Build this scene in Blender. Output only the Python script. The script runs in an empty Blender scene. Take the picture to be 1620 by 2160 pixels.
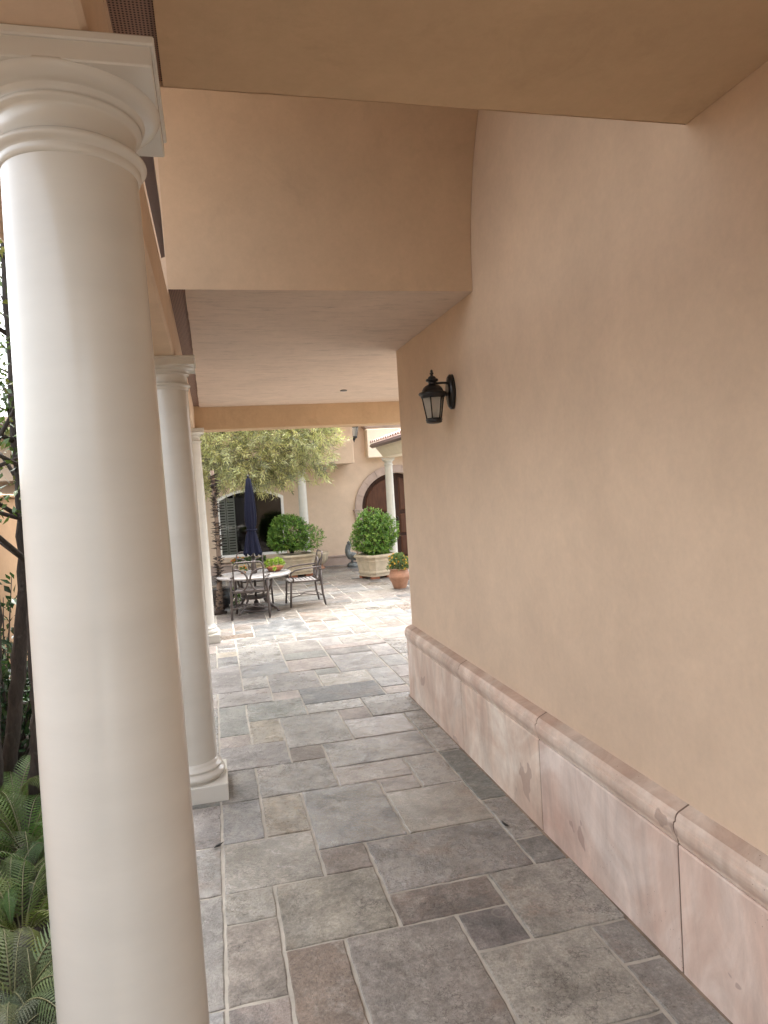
import bpy, bmesh, math, random
from mathutils import Vector, Matrix
random.seed(7)
PI = math.pi
sc = bpy.context.scene
C = sc.collection

# ------------------------------------------------------------------ mesh builder
class MB:
    def __init__(s):
        s.v = []; s.f = []; s.c = []; s.m = []; s.sm = []; s.a2 = []
    def face(s, idx, col=None, mi=0, smooth=False, a2=None):
        s.f.append(tuple(idx)); s.c.append(col or (1, 1, 1)); s.m.append(mi); s.sm.append(smooth); s.a2.append(a2 or (0, 0, 0))
    def add(s, pts):
        i = len(s.v); s.v.extend([tuple(p) for p in pts]); return i
    def poly(s, pts, **k):
        i = s.add(pts); s.face(range(i, i + len(pts)), **k)
    def box(s, x0, x1, y0, y1, z0, z1, M=None, **k):
        P = [(x0,y0,z0),(x1,y0,z0),(x1,y1,z0),(x0,y1,z0),(x0,y0,z1),(x1,y0,z1),(x1,y1,z1),(x0,y1,z1)]
        if M: P = [M @ Vector(p) for p in P]
        i = s.add(P)
        for q in ((0,3,2,1),(4,5,6,7),(0,1,5,4),(1,2,6,5),(2,3,7,6),(3,0,4,7)):
            s.face([i + j for j in q], **k)
    def bbox(s, x0, x1, y0, y1, z0, z1, b=.006, M=None, **k):
        # box with chamfered edges, as a convex hull
        pts = []
        for x, sx in ((x0, 1), (x1, -1)):
            for y, sy in ((y0, 1), (y1, -1)):
                for z, sz in ((z0, 1), (z1, -1)):
                    pts += [(x + sx*b, y + sy*b, z), (x + sx*b, y, z + sz*b), (x, y + sy*b, z + sz*b)]
        s.hull(pts, M, **k)
    def hull(s, pts, M=None, **k):
        bm = bmesh.new()
        for p in pts: bm.verts.new(M @ Vector(p) if M else p)
        bmesh.ops.convex_hull(bm, input=bm.verts)
        bmesh.ops.dissolve_limit(bm, angle_limit=.01, verts=bm.verts, edges=bm.edges)
        bm.verts.index_update()
        i = s.add([v.co for v in bm.verts])
        for f in bm.faces: s.face([i + v.index for v in f.verts], **k)
        bm.free()
    def lathe(s, prof, n=32, c=(0, 0, 0), cap=True, fn=None, **k):
        k.setdefault('smooth', True)
        rows = []
        for (r, z) in prof:
            P = []
            for j in range(n):
                t = 2*PI*j/n; rr = r*(fn(t, z) if fn else 1)
                P.append((c[0] + rr*math.cos(t), c[1] + rr*math.sin(t), c[2] + z))
            rows.append(s.add(P))
        for a, b in zip(rows, rows[1:]):
            for j in range(n):
                s.face((a + j, a + (j+1) % n, b + (j+1) % n, b + j), **k)
        if cap:
            s.face([rows[0] + j for j in range(n)][::-1], **k); s.face([rows[-1] + j for j in range(n)], **k)
    def tube(s, pts, r, n=8, cap=True, sq=1.0, **k):
        k.setdefault('smooth', True)
        pts = [Vector(p) for p in pts]
        R = r if isinstance(r, (list, tuple)) else [r]*len(pts)
        rows = []; up = None
        for i, p in enumerate(pts):
            t = (pts[min(i+1, len(pts)-1)] - pts[max(i-1, 0)]).normalized()
            if up is None:
                up = Vector((0, 0, 1)) if abs(t.z) < .9 else Vector((0, 1, 0))
            a = t.cross(up).normalized(); b = a.cross(t).normalized(); up = b
            rows.append(s.add([p + a*(R[i]*math.cos(2*PI*j/n)) + b*(R[i]*sq*math.sin(2*PI*j/n)) for j in range(n)]))
        for a, b in zip(rows, rows[1:]):
            for j in range(n): s.face((a + j, a + (j+1) % n, b + (j+1) % n, b + j), **k)
        if cap:
            s.face([rows[0] + j for j in range(n)][::-1], **k); s.face([rows[-1] + j for j in range(n)], **k)
    def prism(s, poly, d, axis='x', a=0, b=1, **k):
        # polygon (2-D) extruded along an axis between a and b
        f = {'x': lambda p, t: (t, p[0], p[1]), 'y': lambda p, t: (p[0], t, p[1]), 'z': lambda p, t: (p[0], p[1], t)}[axis]
        n = len(poly)
        i = s.add([f(p, a) for p in poly]); j = s.add([f(p, b) for p in poly])
        s.face(range(i, i + n), **k); s.face(list(range(j, j + n))[::-1], **k)
        for q in range(n): s.face((i + q, i + (q+1) % n, j + (q+1) % n, j + q), **k)
    def wavy(s, poly, a, b, jit=.0022, step=.06, **k):
        # a plaster beam along x whose arrises wander a little
        n = len(poly); m = max(2, int((b - a)/step)); rows = []
        for i in range(m + 1):
            x = a + (b - a)*i/m; rows.append(s.add([(x, y + random.uniform(-jit, jit), z + random.uniform(-jit, jit)*.6) for y, z in poly]))
        for p, q in zip(rows, rows[1:]):
            for j in range(n): s.face((p + j, p + (j+1) % n, q + (j+1) % n, q + j), **k)
        s.face(range(rows[0], rows[0] + n), **k); s.face(list(range(rows[-1], rows[-1] + n))[::-1], **k)
    def sweep(s, prof, path, closed=True, seg=None, **k):
        # prof: (offset, z); path: list of ((x,y),(ox,oy)) with offset directions
        rows = [s.add([(x + ox*o, y + oy*o, z) for (o, z) in prof]) for ((x, y), (ox, oy)) in path]
        n = len(prof)
        for a, b in zip(rows, rows[1:]):
            for q in range(n if closed else n - 1): s.face((a + q, a + (q+1) % n, b + (q+1) % n, b + q), **({**k, 'col': seg[q]} if seg and q in seg else k))
        s.face(range(rows[0], rows[0] + n), **k); s.face(list(range(rows[-1], rows[-1] + n))[::-1], **k)
    def leaf(s, p, d, nrm, L, W, col, fold=.25, cup=0, **k):
        p = Vector(p); d = Vector(d).normalized(); nrm = Vector(nrm)
        sd = d.cross(nrm)
        if sd.length < 1e-4: sd = d.orthogonal()
        sd.normalize(); n2 = sd.cross(d).normalized()
        m = p + d*(L*.45) + n2*(W*fold)
        i = s.add([p, p + d*(L*.42) + sd*(W*.5), p + d*L - n2*(L*cup), p + d*(L*.42) - sd*(W*.5), m - n2*(W*fold*1.6)])
        s.face((i, i+1, i+2, i+4), col, **k); s.face((i, i+4, i+2, i+3), col, **k)
    def build(s, name, mat, parent=None, loc=None):
        me = bpy.data.meshes.new(name)
        me.from_pydata(s.v, [], s.f)
        mats = mat if isinstance(mat, (list, tuple)) else [mat]
        for m in mats: me.materials.append(m)
        me.polygons.foreach_set('material_index', s.m)
        me.polygons.foreach_set('use_smooth', s.sm)
        for nm, dat in (('Col', s.c), ('Srf', s.a2)):
            at = me.attributes.new(nm, 'FLOAT_COLOR', 'FACE')
            flat = []
            for c in dat: flat += [c[0], c[1], c[2], 1]
            at.data.foreach_set('color', flat)
        me.update(); me.validate()
        bm = bmesh.new(); bm.from_mesh(me)
        if len(bm.faces) < 20000 and not any(x in name for x in ('leaves', 'frond', 'foliage', 'paving', 'soil')):
            bmesh.ops.recalc_face_normals(bm, faces=bm.faces); bm.to_mesh(me)
        bm.free()
        o = bpy.data.objects.new(name, me); C.objects.link(o)
        if parent: o.parent = parent
        if loc: o.location = loc
        return o

def tag(o, label=None, cat=None, group=None, kind=None):
    if label: o['label'] = label
    if cat: o['category'] = cat
    if group: o['group'] = group
    if kind: o['kind'] = kind
    return o
def thing(name, label, cat, loc=(0, 0, 0), rz=0, group=None):
    o = bpy.data.objects.new(name, None); C.objects.link(o)
    o.location = loc; o.rotation_euler = (0, 0, rz); o.empty_display_size = .1
    return tag(o, label, cat, group)
def copy_tree(o, parent=None):
    c = o.copy(); C.objects.link(c)
    if parent: c.parent = parent
    for ch in [x for x in list(bpy.data.objects) if x.parent == o]: copy_tree(ch, c)
    return c
def U(a, b): return random.uniform(a, b)
def rdir():
    while True:
        v = Vector((U(-1,1), U(-1,1), U(-1,1)))
        if .05 < v.length < 1: return v.normalized()

# ------------------------------------------------------------------ materials
def nodes(name):
    m = bpy.data.materials.new(name); m.use_nodes = True
    nt = m.node_tree; b = nt.nodes['Principled BSDF']
    return m, nt, b
def N(nt, t, **kw):
    n = nt.nodes.new(t)
    for k, v in kw.items():
        if k.startswith('i_'): n.inputs[k[2:].replace('_', ' ')].default_value = v
        else: setattr(n, k, v)
    return n
def noise(nt, vec, scale, detail=4, rough=.55, dist=0):
    n = N(nt, 'ShaderNodeTexNoise'); n.inputs['Scale'].default_value = scale; n.inputs['Detail'].default_value = detail
    n.inputs['Roughness'].default_value = rough; n.inputs['Distortion'].default_value = dist
    nt.links.new(vec, n.inputs['Vector']); return n.outputs['Fac']
def ramp(nt, fac, stops):
    r = N(nt, 'ShaderNodeValToRGB'); e = r.color_ramp.elements
    while len(e) < len(stops): e.new(.5)
    for q, (p, c) in zip(e, stops):
        q.position = p; q.color = (c, c, c, 1) if not isinstance(c, (tuple, list)) else (*c[:3], 1)
    nt.links.new(fac, r.inputs['Fac']); return r.outputs['Color']
def mix(nt, fac, a, b, mode='MIX'):
    m = N(nt, 'ShaderNodeMix', data_type='RGBA', blend_type=mode)
    for sock, val in ((m.inputs[0], fac), (m.inputs[6], a), (m.inputs[7], b)):
        if isinstance(val, bpy.types.NodeSocket): nt.links.new(val, sock)
        elif isinstance(val, (int, float)): sock.default_value = val
        else: sock.default_value = (*val[:3], 1)
    return m.outputs[2]
def coord(nt, scale=None, out='Object'):
    t = N(nt, 'ShaderNodeTexCoord')
    if not scale: return t.outputs[out]
    mp = N(nt, 'ShaderNodeMapping'); mp.inputs['Scale'].default_value = scale
    nt.links.new(t.outputs[out], mp.inputs['Vector']); return mp.outputs['Vector']
def bump(nt, b, h, strength=.2, dist=.01):
    n = N(nt, 'ShaderNodeBump'); n.inputs['Strength'].default_value = strength; n.inputs['Distance'].default_value = dist
    nt.links.new(h, n.inputs['Height']); nt.links.new(n.outputs['Normal'], b.inputs['Normal']); return n
def mul(c, k): return tuple(x*k for x in c)

def simple(name, col, rough=.6, var=.12, scale=5, bs=40, bstr=.15, bd=.004, spec=.5, coat=0, metal=0, stretch=None, rv=0):
    m, nt, b = nodes(name); v = coord(nt, stretch)
    f = noise(nt, v, scale, 6, .6)
    nt.links.new(ramp(nt, f, [(.3, mul(col, 1 - var)), (.7, mul(col, 1 + var))]), b.inputs['Base Color'])
    b.inputs['Roughness'].default_value = rough
    b.inputs['Specular IOR Level'].default_value = spec; b.inputs['Coat Weight'].default_value = coat
    b.inputs['Coat Roughness'].default_value = .12; b.inputs['Metallic'].default_value = metal
    if rv:
        nt.links.new(ramp(nt, noise(nt, v, scale*1.7, 4), [(.3, rough - rv), (.7, rough + rv)]), b.inputs['Roughness'])
    if bstr: bump(nt, b, noise(nt, v, bs, 5, .6), bstr, bd)
    return m

def stucco(name, col, streak=0, stain=.1):
    m, nt, b = nodes(name); v = coord(nt)
    a = noise(nt, v, .9, 5, .6, .3); a2 = noise(nt, v, 5, 8, .65, .2)
    c = ramp(nt, a, [(.3, mul(col, .93)), (.7, mul(col, 1.06))])
    c = mix(nt, 1, c, ramp(nt, a2, [(.3, .95), (.7, 1.04)]), 'MULTIPLY')
    sp = noise(nt, v, 30, 8, .7)
    c = mix(nt, 1, c, ramp(nt, sp, [(.3, .96), (.7, 1.03)]), 'MULTIPLY')
    if stain:
        blot = noise(nt, v, 2.3, 6, .7, .6)
        c = mix(nt, ramp(nt, blot, [(.55, 0), (.70, stain)]), c, mul(col, .6))
    h = noise(nt, v, 55, 6, .65)
    if streak:
        vs = coord(nt, (1.0, 5.5, 1.0)); s2 = noise(nt, vs, 3.2, 9, .78, .7)
        c = mix(nt, 1, c, ramp(nt, s2, [(.3, 1 - streak), (.48, 1), (.62, 1), (.8, 1 + streak*.5)]), 'MULTIPLY')
        hm = N(nt, 'ShaderNodeMath', operation='ADD'); nt.links.new(h, hm.inputs[0]); nt.links.new(s2, hm.inputs[1]); h = hm.outputs[0]
    nt.links.new(c, b.inputs['Base Color']); b.inputs['Roughness'].default_value = .82; b.inputs['Specular IOR Level'].default_value = .3
    bump(nt, b, h, .16, .004)
    return m

PEACH = (.67, .52, .385)
M = {}
M['stucco'] = stucco('stucco', PEACH)
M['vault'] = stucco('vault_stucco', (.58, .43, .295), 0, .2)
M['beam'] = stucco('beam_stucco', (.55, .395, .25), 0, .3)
M['plaster'] = stucco('trowelled_plaster', (.63, .51, .415), .34, .15)
M['far_stucco'] = stucco('far_stucco', (.60, .465, .345))
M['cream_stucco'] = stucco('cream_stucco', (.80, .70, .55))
M['garden_stucco'] = stucco('garden_stucco', (.50, .33, .20), 0, .35)
M['paint'] = simple('cream_paint', (.62, .605, .55), .27, .035, 2, 9, .10, .003, coat=.22, stretch=(1, 1, 5))
M['white_paint'] = simple('white_paint', (.80, .79, .75), .35, .03, 3, 30, .05)
M['black_iron'] = simple('black_iron', (.006, .006, .007), .32, .2, 8, 60, .25, .002, coat=.15)
M['bronze'] = simple('bronze_aluminium', (.095, .078, .072), .38, .2, 12, 90, .1, .002, metal=.35)
M['slat'] = simple('pale_strap', (.42, .40, .39), .35, .12, 12)
M['navy'] = simple('navy_canvas', (.009, .011, .028), .85, .15, 8, 400, .25, .002, spec=.2)
M['stone_planter'] = simple('cast_stone', (.50, .42, .30), .8, .16, 7, 40, .35)
M['terracotta'] = simple('terracotta', (.36, .19, .115), .75, .25, 7, 50, .3)
M['brick'] = simple('red_brick', (.32, .12, .06), .85, .2, 8, 60, .4)
M['grey_stone'] = simple('grey_stone', (.15, .16, .155), .85, .3, 9, 45, .5)
M['table_stone'] = simple('table_stone', (.36, .345, .335), .25, .18, 7, 60, .1)
M['wood'] = simple('dark_wood', (.038, .016, .009), .55, .45, 4, 40, .2, .003, spec=.2, stretch=(7, 7, .6))
M['wood_panel'] = simple('reddish_wood', (.085, .034, .017), .5, .45, 5, 40, .2, .003, spec=.25, stretch=(8, 8, .6))
M['mortar'] = simple('joint_mortar', (.17, .115, .085), .9, .2)
M['seam'] = simple('seam_dirt_and_shade', (.20, .15, .11), .9, .4, 7)
M['far_stone'] = simple('far_stone', (.40, .305, .25), .75, .14, 5, 40, .2)
M['tile'] = simple('roof_tile', (.50, .37, .32), .8, .2, 6, 40, .3)
M['gutter'] = simple('gutter_paint', (.10, .065, .06), .4, .1)
M['soil'] = simple('dark_soil', (.020, .014, .009), .95, .5, 9, 30, .9, .03)
M['room'] = simple('room_dark', (.016, .016, .015), .8, .2)
M['shutter'] = simple('shutter_white', (.42, .43, .41), .5, .05)
M['lamp_linen'] = simple('lamp_linen', (.38, .42, .36), .8, .05)
M['dead_leaf'] = simple('dead_leaf', (.008, .007, .006), .7, .2)
M['pale_pine'] = simple('pale_trunk', (.20, .15, .115), .9, .25, 14, 40, .5)
M['metal_grey'] = simple('grey_metal', (.2, .2, .2), .5, .1)

def bark(name, col):
    m, nt, b = nodes(name); v = coord(nt, (9, 9, 2.2)); f = noise(nt, v, 4, 8, .7, .8)
    lich = noise(nt, coord(nt), 14, 5, .6)
    c = ramp(nt, f, [(.3, mul(col, .45)), (.7, mul(col, 1.5))])
    c = mix(nt, ramp(nt, lich, [(.6, 0), (.72, .5)]), c, (.15, .14, .12))
    nt.links.new(c, b.inputs['Base Color']); b.inputs['Roughness'].default_value = .9
    bump(nt, b, f, .7, .02); return m
M['bark'] = bark('bark', (.05, .04, .034))
M['olive_bark'] = bark('olive_bark', (.16, .13, .10))
M['stub'] = simple('dark_leaf_stub', (.035, .024, .018), .85, .4, 20)

def leafmat(name, rough=.45, trans=.3, spec=.4):
    m, nt, b = nodes(name)
    a = N(nt, 'ShaderNodeAttribute', attribute_name='Col')
    nt.links.new(a.outputs['Color'], b.inputs['Base Color'])
    b.inputs['Roughness'].default_value = rough; b.inputs['Specular IOR Level'].default_value = spec
    t = N(nt, 'ShaderNodeBsdfTranslucent')
    hs = mix(nt, 1, a.outputs['Color'], (1.12, 1.18, .7), 'MULTIPLY'); nt.links.new(hs, t.inputs['Color'])
    ms = N(nt, 'ShaderNodeMixShader'); ms.inputs[0].default_value = trans
    nt.links.new(b.outputs[0], ms.inputs[1]); nt.links.new(t.outputs[0], ms.inputs[2])
    nt.links.new(ms.outputs[0], nt.nodes['Material Output'].inputs['Surface'])
    return m
M['leaf'] = leafmat('leaf'); M['gloss_leaf'] = leafmat('glossy_leaf', .25, .15, .6); M['fern'] = leafmat('fern_leaf', .55, .25, .3)

def glassm(name, col, alpha, rough=.05):
    m, nt, b = nodes(name)
    g = N(nt, 'ShaderNodeBsdfGlossy'); g.inputs['Roughness'].default_value = rough; g.inputs['Color'].default_value = (.9, .9, .9, 1)
    t = N(nt, 'ShaderNodeBsdfTransparent'); t.inputs['Color'].default_value = (*col, 1)
    fr = N(nt, 'ShaderNodeFresnel'); fr.inputs['IOR'].default_value = alpha
    ms = N(nt, 'ShaderNodeMixShader'); nt.links.new(fr.outputs[0], ms.inputs[0])
    nt.links.new(t.outputs[0], ms.inputs[1]); nt.links.new(g.outputs[0], ms.inputs[2])
    nt.links.new(ms.outputs[0], nt.nodes['Material Output'].inputs['Surface'])
    return m
M['window_glass'] = glassm('window_glass', (.75, .78, .76), 1.5, .02)
def frosted():
    m, nt, b = nodes('seeded_glass')
    b.inputs['Base Color'].default_value = (.62, .61, .56, 1); b.inputs['Roughness'].default_value = .3
    b.inputs['Transmission Weight'].default_value = .55; b.inputs['IOR'].default_value = 1.2
    bump(nt, b, noise(nt, coord(nt), 50, 3), .3, .003); return m
M['lamp_glass'] = frosted()

def vent():
    m, nt, b = nodes('perforated_vent'); v = coord(nt, (105, 105, 105))
    fr = N(nt, 'ShaderNodeVectorMath', operation='FRACTION'); nt.links.new(v, fr.inputs[0])
    sb = N(nt, 'ShaderNodeVectorMath', operation='SUBTRACT'); nt.links.new(fr.outputs[0], sb.inputs[0]); sb.inputs[1].default_value = (.5, .5, .5)
    ml = N(nt, 'ShaderNodeVectorMath', operation='MULTIPLY'); nt.links.new(sb.outputs[0], ml.inputs[0]); ml.inputs[1].default_value = (1, 1, 0)
    ln = N(nt, 'ShaderNodeVectorMath', operation='LENGTH'); nt.links.new(ml.outputs[0], ln.inputs[0])
    nt.links.new(ramp(nt, ln.outputs['Value'], [(.26, (.02, .012, .01)), (.34, (.30, .19, .145))]), b.inputs['Base Color'])
    b.inputs['Roughness'].default_value = .7; return m
M['vent'] = vent()

def dado():
    m, nt, b = nodes('cast_stone_dado'); v = coord(nt)
    col = (.60, .465, .39)
    a = noise(nt, v, 1.6, 7, .62, 1.0); c = ramp(nt, a, [(.30, (.60, .43, .35)), (.48, (.70, .565, .48)), (.66, (.84, .755, .68))])
    st = noise(nt, coord(nt, (1, 1, .35)), 5, 8, .7, .7)
    c = mix(nt, 1, c, ramp(nt, st, [(.32, .78), (.66, 1.10)]), 'MULTIPLY')
    pt = noise(nt, v, 3.1, 3, .5, .4)
    c = mix(nt, ramp(nt, pt, [(.668, 0), (.674, .6)]), c, (.37, .27, .23))
    a3 = N(nt, 'ShaderNodeAttribute', attribute_name='Col'); c = mix(nt, 1, c, a3.outputs['Color'], 'MULTIPLY')
    vo = N(nt, 'ShaderNodeTexVoronoi'); vo.inputs['Scale'].default_value = 55; nt.links.new(v, vo.inputs['Vector'])
    ar = noise(nt, v, 4, 3)
    pit = N(nt, 'ShaderNodeMath', operation='ADD')
    nt.links.new(vo.outputs['Distance'], pit.inputs[0]); nt.links.new(ramp(nt, ar, [(.4, .25), (.62, 0)]), pit.inputs[1])
    pm = ramp(nt, pit.outputs[0], [(.07, 0), (.14, 1)])
    c = mix(nt, 1, c, mix(nt, pm, (.45, .38, .36), (1, 1, 1)), 'MULTIPLY')
    nt.links.new(c, b.inputs['Base Color']); b.inputs['Roughness'].default_value = .62; b.inputs['Specular IOR Level'].default_value = .35
    bump(nt, b, noise(nt, v, 26, 7, .65), .18, .008); return m
M['dado'] = dado()

def flag():
    m, nt, b = nodes('flagstone')
    a = N(nt, 'ShaderNodeAttribute', attribute_name='Col'); s = N(nt, 'ShaderNodeAttribute', attribute_name='Srf')
    sp = N(nt, 'ShaderNodeSeparateColor'); nt.links.new(s.outputs['Color'], sp.inputs[0])
    t = N(nt, 'ShaderNodeTexCoord')
    off = N(nt, 'ShaderNodeVectorMath', operation='MULTIPLY_ADD')
    cb = N(nt, 'ShaderNodeCombineXYZ')
    for i in range(3): nt.links.new(sp.outputs[0], cb.inputs[i])
    nt.links.new(cb.outputs[0], off.inputs[0]); off.inputs[1].default_value = (37, 53, 91); nt.links.new(t.outputs['Object'], off.inputs[2])
    v = off.outputs[0]
    n1 = noise(nt, v, 2.6, 9, .72, .35); n2 = noise(nt, v, 6.5, 9, .75, .3); n3 = noise(nt, v, 1.7, 7, .72, .5); n4 = noise(nt, v, 75, 5, .7); n7 = noise(nt, v, 22, 6, .7)
    c = mix(nt, 1, a.outputs['Color'], ramp(nt, n1, [(.30, .50), (.5, 1), (.70, 1.55)]), 'MULTIPLY')
    n5 = noise(nt, v, 2.1, 7, .7, .4)
    c = mix(nt, ramp(nt, n5, [(.56, 0), (.72, .5)]), c, (.26, .165, .11))
    c = mix(nt, ramp(nt, n2, [(.50, 0), (.62, .5)]), c, (.40, .375, .335))
    c = mix(nt, ramp(nt, n3, [(.57, 0), (.68, .7)]), c, (.085, .085, .085))
    n8 = noise(nt, v, 11, 7, .75)
    c = mix(nt, ramp(nt, n8, [(.60, 0), (.66, .6)]), c, (.10, .083, .07))
    c = mix(nt, 1, c, ramp(nt, n7, [(.3, .72), (.7, 1.25)]), 'MULTIPLY')
    c = mix(nt, 1, c, ramp(nt, n4, [(.3, .72), (.7, 1.28)]), 'MULTIPLY')
    # thin dark cleft edges and pits, in patches
    for sc_, off_, wd in ((4.2, .47, .006), (7.5, .55, .009)):
        nn_ = noise(nt, v, sc_, 9, .62, .25); s1 = N(nt, 'ShaderNodeMath', operation='SUBTRACT'); nt.links.new(nn_, s1.inputs[0]); s1.inputs[1].default_value = off_
        s2 = N(nt, 'ShaderNodeMath', operation='ABSOLUTE'); nt.links.new(s1.outputs[0], s2.inputs[0])
        mk = mix(nt, 1, ramp(nt, s2.outputs[0], [(wd*.3, .75), (wd, 0)]), ramp(nt, noise(nt, v, 3.1, 3), [(.48, 0), (.58, 1)]), 'MULTIPLY')
        c = mix(nt, mk, c, (.055, .048, .042))
    vo = N(nt, 'ShaderNodeTexVoronoi'); vo.inputs['Scale'].default_value = 70; nt.links.new(v, vo.inputs['Vector'])
    mk = mix(nt, 1, ramp(nt, vo.outputs['Distance'], [(.14, .8), (.24, 0)]), ramp(nt, noise(nt, v, 3.7, 5, .6), [(.54, 0), (.62, 1)]), 'MULTIPLY')
    c = mix(nt, mk, c, (.06, .052, .045))
    ln = N(nt, 'ShaderNodeMath', operation='ABSOLUTE'); sb = N(nt, 'ShaderNodeMath', operation='SUBTRACT')
    n6 = noise(nt, v, 1.5, 2, .4, .3); nt.links.new(n6, sb.inputs[0]); sb.inputs[1].default_value = .60; nt.links.new(sb.outputs[0], ln.inputs[0])
    c = mix(nt, ramp(nt, ln.outputs[0], [(.0015, .45), (.004, 0)]), c, (.34, .32, .28))
    nt.links.new(c, b.inputs['Base Color'])
    # cleft relief: stepped flakes plus grain
    cl = noise(nt, v, 6, 9, .68, .5)
    st = N(nt, 'ShaderNodeMath', operation='SNAP'); nt.links.new(cl, st.inputs[0]); st.inputs[1].default_value = .06
    ad = N(nt, 'ShaderNodeMath', operation='MULTIPLY_ADD'); nt.links.new(st.outputs[0], ad.inputs[0]); ad.inputs[1].default_value = .45; nt.links.new(cl, ad.inputs[2])
    ad2 = N(nt, 'ShaderNodeMath', operation='MULTIPLY_ADD'); nt.links.new(noise(nt, v, 40, 5, .65), ad2.inputs[0]); ad2.inputs[1].default_value = .45; nt.links.new(ad.outputs[0], ad2.inputs[2])
    wet = N(nt, 'ShaderNodeMapRange'); wet.inputs[1].default_value = .0; wet.inputs[2].default_value = .2; wet.inputs[3].default_value = 1.0; wet.inputs[4].default_value = 0
    nt.links.new(sp.outputs[1], wet.inputs[0]); wm = N(nt, 'ShaderNodeMath', operation='MULTIPLY'); nt.links.new(wet.outputs[0], wm.inputs[0]); nt.links.new(ramp(nt, noise(nt, v, 4.5, 8, .7, .4), [(.36, .25), (.52, 1)]), wm.inputs[1])
    nt.links.new(wm.outputs[0], b.inputs['Coat Weight']); b.inputs['Coat Roughness'].default_value = .1; b.inputs['Coat IOR'].default_value = 2.1
    bn = bump(nt, b, ad2.outputs[0], .5, .03); nt.links.new(bn.outputs['Normal'], b.inputs['Coat Normal']); nt.links.new(sp.outputs[2], bn.inputs['Strength'])
    rr = N(nt, 'ShaderNodeMath', operation='MULTIPLY_ADD'); nt.links.new(n2, rr.inputs[0]); rr.inputs[1].default_value = .34; nt.links.new(sp.outputs[1], rr.inputs[2])
    nt.links.new(rr.outputs[0], b.inputs['Roughness']); b.inputs['Specular IOR Level'].default_value = .5
    return m
M['flag'] = flag()
M['grout'] = simple('grout', (.43, .40, .345), .85, .2, 9, 50, .3)

# ------------------------------------------------------------------ setting: ground, bed, paving
g = MB(); g.poly([(-300,-300,-.12),(300,-300,-.12),(300,300,-.12),(-300,300,-.12)])
tag(g.build('ground', M['soil']), kind='structure')
g = MB()
nx, ny = 14, 160
ids = {}
for i in range(nx + 1):
    for j in range(ny + 1):
        x = -2.3 + 1.66*i/nx; y = -4 + 16*j/ny
        ids[i, j] = g.add([(x, y, -.03 + U(-.02, .02) + .05*math.sin(x*5 + y*1.7)*.4)])
for i in range(nx):
    for j in range(ny): g.face((ids[i,j], ids[i+1,j], ids[i+1,j+1], ids[i,j+1]), smooth=True)
tag(g.build('garden_soil', M['soil']), kind='structure')

XC = {0: -.08, 1: .17, 2: .435, 3: .695, 4: .955, 5: 1.215, 6: 1.485, 7: 1.747}
def XL(i): return XC[i] if i in XC else (-.08 + .262*i if i < 0 else 1.747 + .262*(i - 7))
YC = [2.74, 3.01, 3.27, 3.535, 3.80, 4.045, 4.36, 4.58, 4.89, 5.11, 5.39, 5.59, 5.86, 6.16, 6.44, 6.68, 6.96, 7.17, 7.42, 7.66, 7.93, 8.21, 8.54, 8.75, 9.02, 9.22, 9.46, 9.75, 10.1, 10.33]
def YL(i): return YC[i] if 0 <= i < 30 else (2.74 + .262*i if i < 0 else 10.33 + .262*(i - 29))
KC = dict(cream=(.25,.23,.18), rustgrey=(.20,.165,.13), pink=(.23,.175,.15), rust=(.185,.125,.085), olive=(.20,.18,.135), olive2=(.19,.175,.14),
          red=(.155,.115,.095), darkblue=(.075,.082,.088), tan=(.245,.195,.125), blue=(.155,.16,.165), bluepink=(.19,.17,.165), grey=(.18,.17,.155),
          dkgrey=(.125,.12,.11), shine=(.12,.118,.118), pinkshine=(.20,.165,.15), greypurple=(.155,.148,.145), purple=(.165,.14,.135), spot=(.24,.225,.19),
          brown=(.15,.13,.115), creamstain=(.23,.215,.175), slate=(.13,.14,.125), slategreen=(.12,.135,.12), bluedk=(.135,.14,.15),
          ctan=(.33,.27,.205), cpink=(.34,.265,.225), cgrey=(.245,.25,.25), cblue=(.21,.235,.255), crust=(.34,.235,.165), ccream=(.38,.35,.29), cbrown=(.24,.19,.15))
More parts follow.
